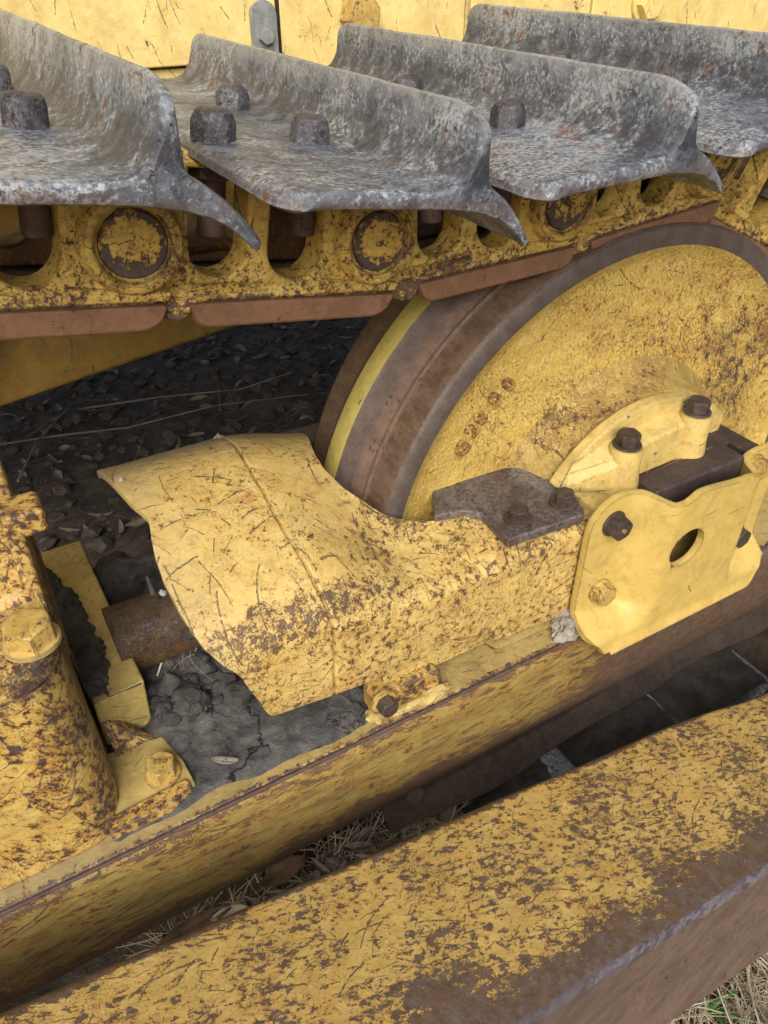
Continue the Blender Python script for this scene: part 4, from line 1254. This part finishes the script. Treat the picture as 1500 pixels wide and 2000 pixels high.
# ================================================================== straw, litter, small things
def blade(bm, p, d, L_, w, bend, n=5, flat=.25):
    d = Vector(d).normalized(); side = d.cross(Vector((0, 0, 1)))
    if side.length < .1: side = Vector((1, 0, 0))
    side.normalize(); upv = side.cross(d)
    prev = None
    for i in range(n + 1):
        t = i / n
        c = Vector(p) + d * L_ * t + side * bend[0] * t * t * L_ + upv * bend[1] * (t - t * t) * L_
        ww = w * (1 - .6 * t) * .5
        a = bm.verts.new(c - side * ww); b = bm.verts.new(c + upv * ww * flat * 2); e = bm.verts.new(c + side * ww)
        if prev: 
            bm.faces.new((prev[0], prev[1], b, a)); bm.faces.new((prev[1], prev[2], e, b))
        prev = (a, b, e)
def straw(name, label, n, region, zf, mat, Lr=(.04, .16), wr=(.0012, .003), tilt=.25, dirbias=None):
    bm = bmesh.new()
    for i in range(n):
        x = random.uniform(region[0], region[1]); y = random.uniform(region[2], region[3])
        a = random.uniform(0, 2 * pi) if dirbias is None else random.gauss(dirbias, .5) + (pi if random.random() < .5 else 0)
        d = (cos(a), sin(a), random.uniform(-tilt * .3, tilt))
        blade(bm, (x, y, zf(x, y) + random.uniform(0, .02)), d, random.uniform(*Lr), random.uniform(*wr), (random.uniform(-.5, .5), random.uniform(0, .4)))
    o = fin(name, bm, mat, smooth=False)
    tag(o, label, 'straw', kind='stuff')
straw('dry_grass', 'dry straw and dead grass on the ground beside the push arm', 5200, (-.45, .45, -1.0, -.42), gz, M_straw, tilt=.5)
straw('pale_straw', 'pale broken straw stems on the ground at the lower right corner', 420, (-.40, .40, -.95, -.42), lambda x, y: gz(x, y) + .02, M_strawL, Lr=(.06, .2), wr=(.002, .0045))
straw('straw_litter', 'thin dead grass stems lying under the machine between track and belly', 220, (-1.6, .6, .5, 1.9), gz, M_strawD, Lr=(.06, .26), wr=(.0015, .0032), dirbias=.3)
straw('gap_straw', 'dead straw caught on the lower shoes between frame and push arm', 1500, (-.80, -.30, -.27, -.03), lambda x, y: -.50, M_straw, Lr=(.03, .09), wr=(.0012, .0035), tilt=.7)
# stones
bm = bmesh.new()
for i in range(2200):
    x = random.uniform(-1.6, 1.1); y = random.uniform(.4, 2.4); r_ = random.choice((.006, .008, .011, .016, .024))
    lump(bm, (x, y, gz(x, y) + r_ * .3), r_, i, (1.2, 1, .7), 1, .5, 1.1)
for i in range(160):
    x = random.uniform(-.4, .4); y = random.uniform(-.95, -.42); r_ = random.choice((.006, .009, .013, .02))
    lump(bm, (x, y, gz(x, y) + r_ * .3), r_, i, (1.2, 1, .7), 2, .5, 1.1)
tag(fin('gravel', bm, M_stone), 'small stones and gravel scattered over the soil', 'gravel', kind='stuff')
# leaf litter
def leaf(bm, c, L_, w, a, curl, tilt=0):
    n = 8
    M = Matrix.Translation(c) @ Matrix.Rotation(a, 4, 'Z') @ Matrix.Rotation(tilt, 4, 'X')
    prev = None
    for i in range(n + 1):
        t = i / n; ww = w * sin(pi * min(1, t * .95 + .02)) ** .8
        z = curl * L_ * (t - .5) ** 2
        row = [bm.verts.new(M @ Vector((L_ * (t - .5), s * ww * .5, z + abs(s) * w * .25 + .01 * w * sin(t * 20)))) for s in (-1, 0, 1)]
        if prev:
            for k in range(2): bm.faces.new((prev[k], row[k], row[k + 1], prev[k + 1]))
        prev = row
bm = bmesh.new()
for i in range(300):
    x = random.uniform(-1.2, 1.0); y = random.uniform(.6, 2.4)
    leaf(bm, (x, y, gz(x, y) + .01), random.uniform(.03, .08), random.uniform(.010, .026), random.uniform(0, 6.3), random.uniform(-.6, .8), random.uniform(-.5, .5))
tag(fin('leaf_litter', bm, M_leafG), 'dead leaves scattered over the dark soil beneath the machine', 'leaf litter', kind='stuff')
bm = bmesh.new()
for i in range(150):
    x = random.uniform(-.78, -.30); y = random.uniform(-.25, -.05)
    leaf(bm, (x, y, -.49 + random.uniform(0, .03)), random.uniform(.03, .06), random.uniform(.010, .022), random.uniform(0, 6.3), random.uniform(-.6, .8), random.uniform(-.8, .8))
tag(fin('gap_leaves', bm, M_leafG), 'curled grey leaves wedged between frame and push arm', 'leaf litter', kind='stuff')
for i, (px, py, L_, w, a, m, lab) in enumerate(((550, 1700, .075, .028, .08, M_leaf, 'large brown curled leaf in the gap above the push arm'),
                                   (372, 1812, .11, .026, .06, M_leaf, 'long brown orange leaf in the gap near the left end of the push arm'),
                                   (448, 1781, .05, .018, -.2, M_strawL, 'pale torn husk beside the brown leaves in the gap'),
                                   (440, 1487, .032, .010, -.6, M_bark, 'pale wood chip lying on the cracked mud'))):
    z = -.36 if i < 3 else -.074
    p = at(px, py, 'z', z)
    bm = bmesh.new(); leaf(bm, p, L_, w, a, .3, .7 if i < 3 else 0)
    tag(fin(('fallen_leaf', 'fallen_leaf', 'straw_husk', 'wood_chip')[i], bm, m, solid=.0008, off=0), lab, ('leaf', 'leaf', 'husk', 'wood chip')[i])
# long grass stems in the dark
for i, (pp, lab) in enumerate((([(0, 868), (120, 858), (250, 835), (420, 800), (600, 770)], 'long dry stem lying flat under the machine, curving to the right'),
                  ([(35, 940), (75, 870), (140, 790)], 'long dry stem standing slanted at the left in the shadow'),
                  ([(150, 800), (300, 785), (470, 760), (570, 735)], 'upper long dry stem across the dark soil'))):
    bm = bmesh.new(); tube(bm, [at(x, y, 'z', -.57) + Vector((0, 0, .015 * (k % 2))) for k, (x, y) in enumerate(pp)], [.0035, .003, .003, .0025, .002][:len(pp)], 6)
    tag(fin('grass_stem', bm, M_strawD), lab, 'grass stem')
# twig by the rod
bm = bmesh.new()
tube(bm, [at(287, 1127, 'z', .045), at(300, 1160, 'z', .03), at(316, 1195, 'z', .01), at(325, 1225, 'z', -.02)], [.002, .004, .0035, .003], 8)
tag(fin('twig', bm, M_twig), 'dark upright twig leaning on the recoil rod', 'twig')
bm = bmesh.new()
tube(bm, [at(307, 1320, 'z', -.05), at(322, 1275, 'z', -.03), at(338, 1235, 'z', -.02), at(352, 1205, 'z', -.02)], [.0012, .0016, .0016, .001], 6)
tag(fin('root_stem', bm, M_strawL), 'thin pale root stem rising from the mud clods', 'root')
bm = bmesh.new()
for i in range(70):
    p = at(random.gauss(365, 30), random.gauss(1240, 22), 'z', -.035)
    a = random.uniform(0, 6.3); blade(bm, p, (cos(a), sin(a), random.uniform(-.3, .8)), random.uniform(.02, .06), .0009, (random.uniform(-1, 1), .3))
tag(fin('rootlets', bm, M_straw, smooth=False), 'tangle of fine rootlets under the shroud edge', 'roots', kind='stuff')
# weathered bark chunk between guard and frame
bm = bmesh.new()
p = at(1112, 1222, 'y', -.132)
lump(bm, p, .026, 2.3, (1.15, .6, 1.0), 5, .55, 1.5)
tag(fin('bark_chunk', bm, M_bark), 'pale weathered lump of bark wedged beside the guard plate', 'bark')
# green sprig in the corner
bm = bmesh.new()
p = at(1385, 1975, 'z', -.57)
for a, L_ in ((.2, .05), (1.4, .045), (2.6, .05), (-.7, .06), (-1.4, .05)):
    blade(bm, p, (cos(a), sin(a), .25), L_, .009, (.3, .4), 6, .15)
tag(fin('green_sprig', bm, M_green), 'small green grass sprig in the straw at the lower right corner', 'grass sprig')
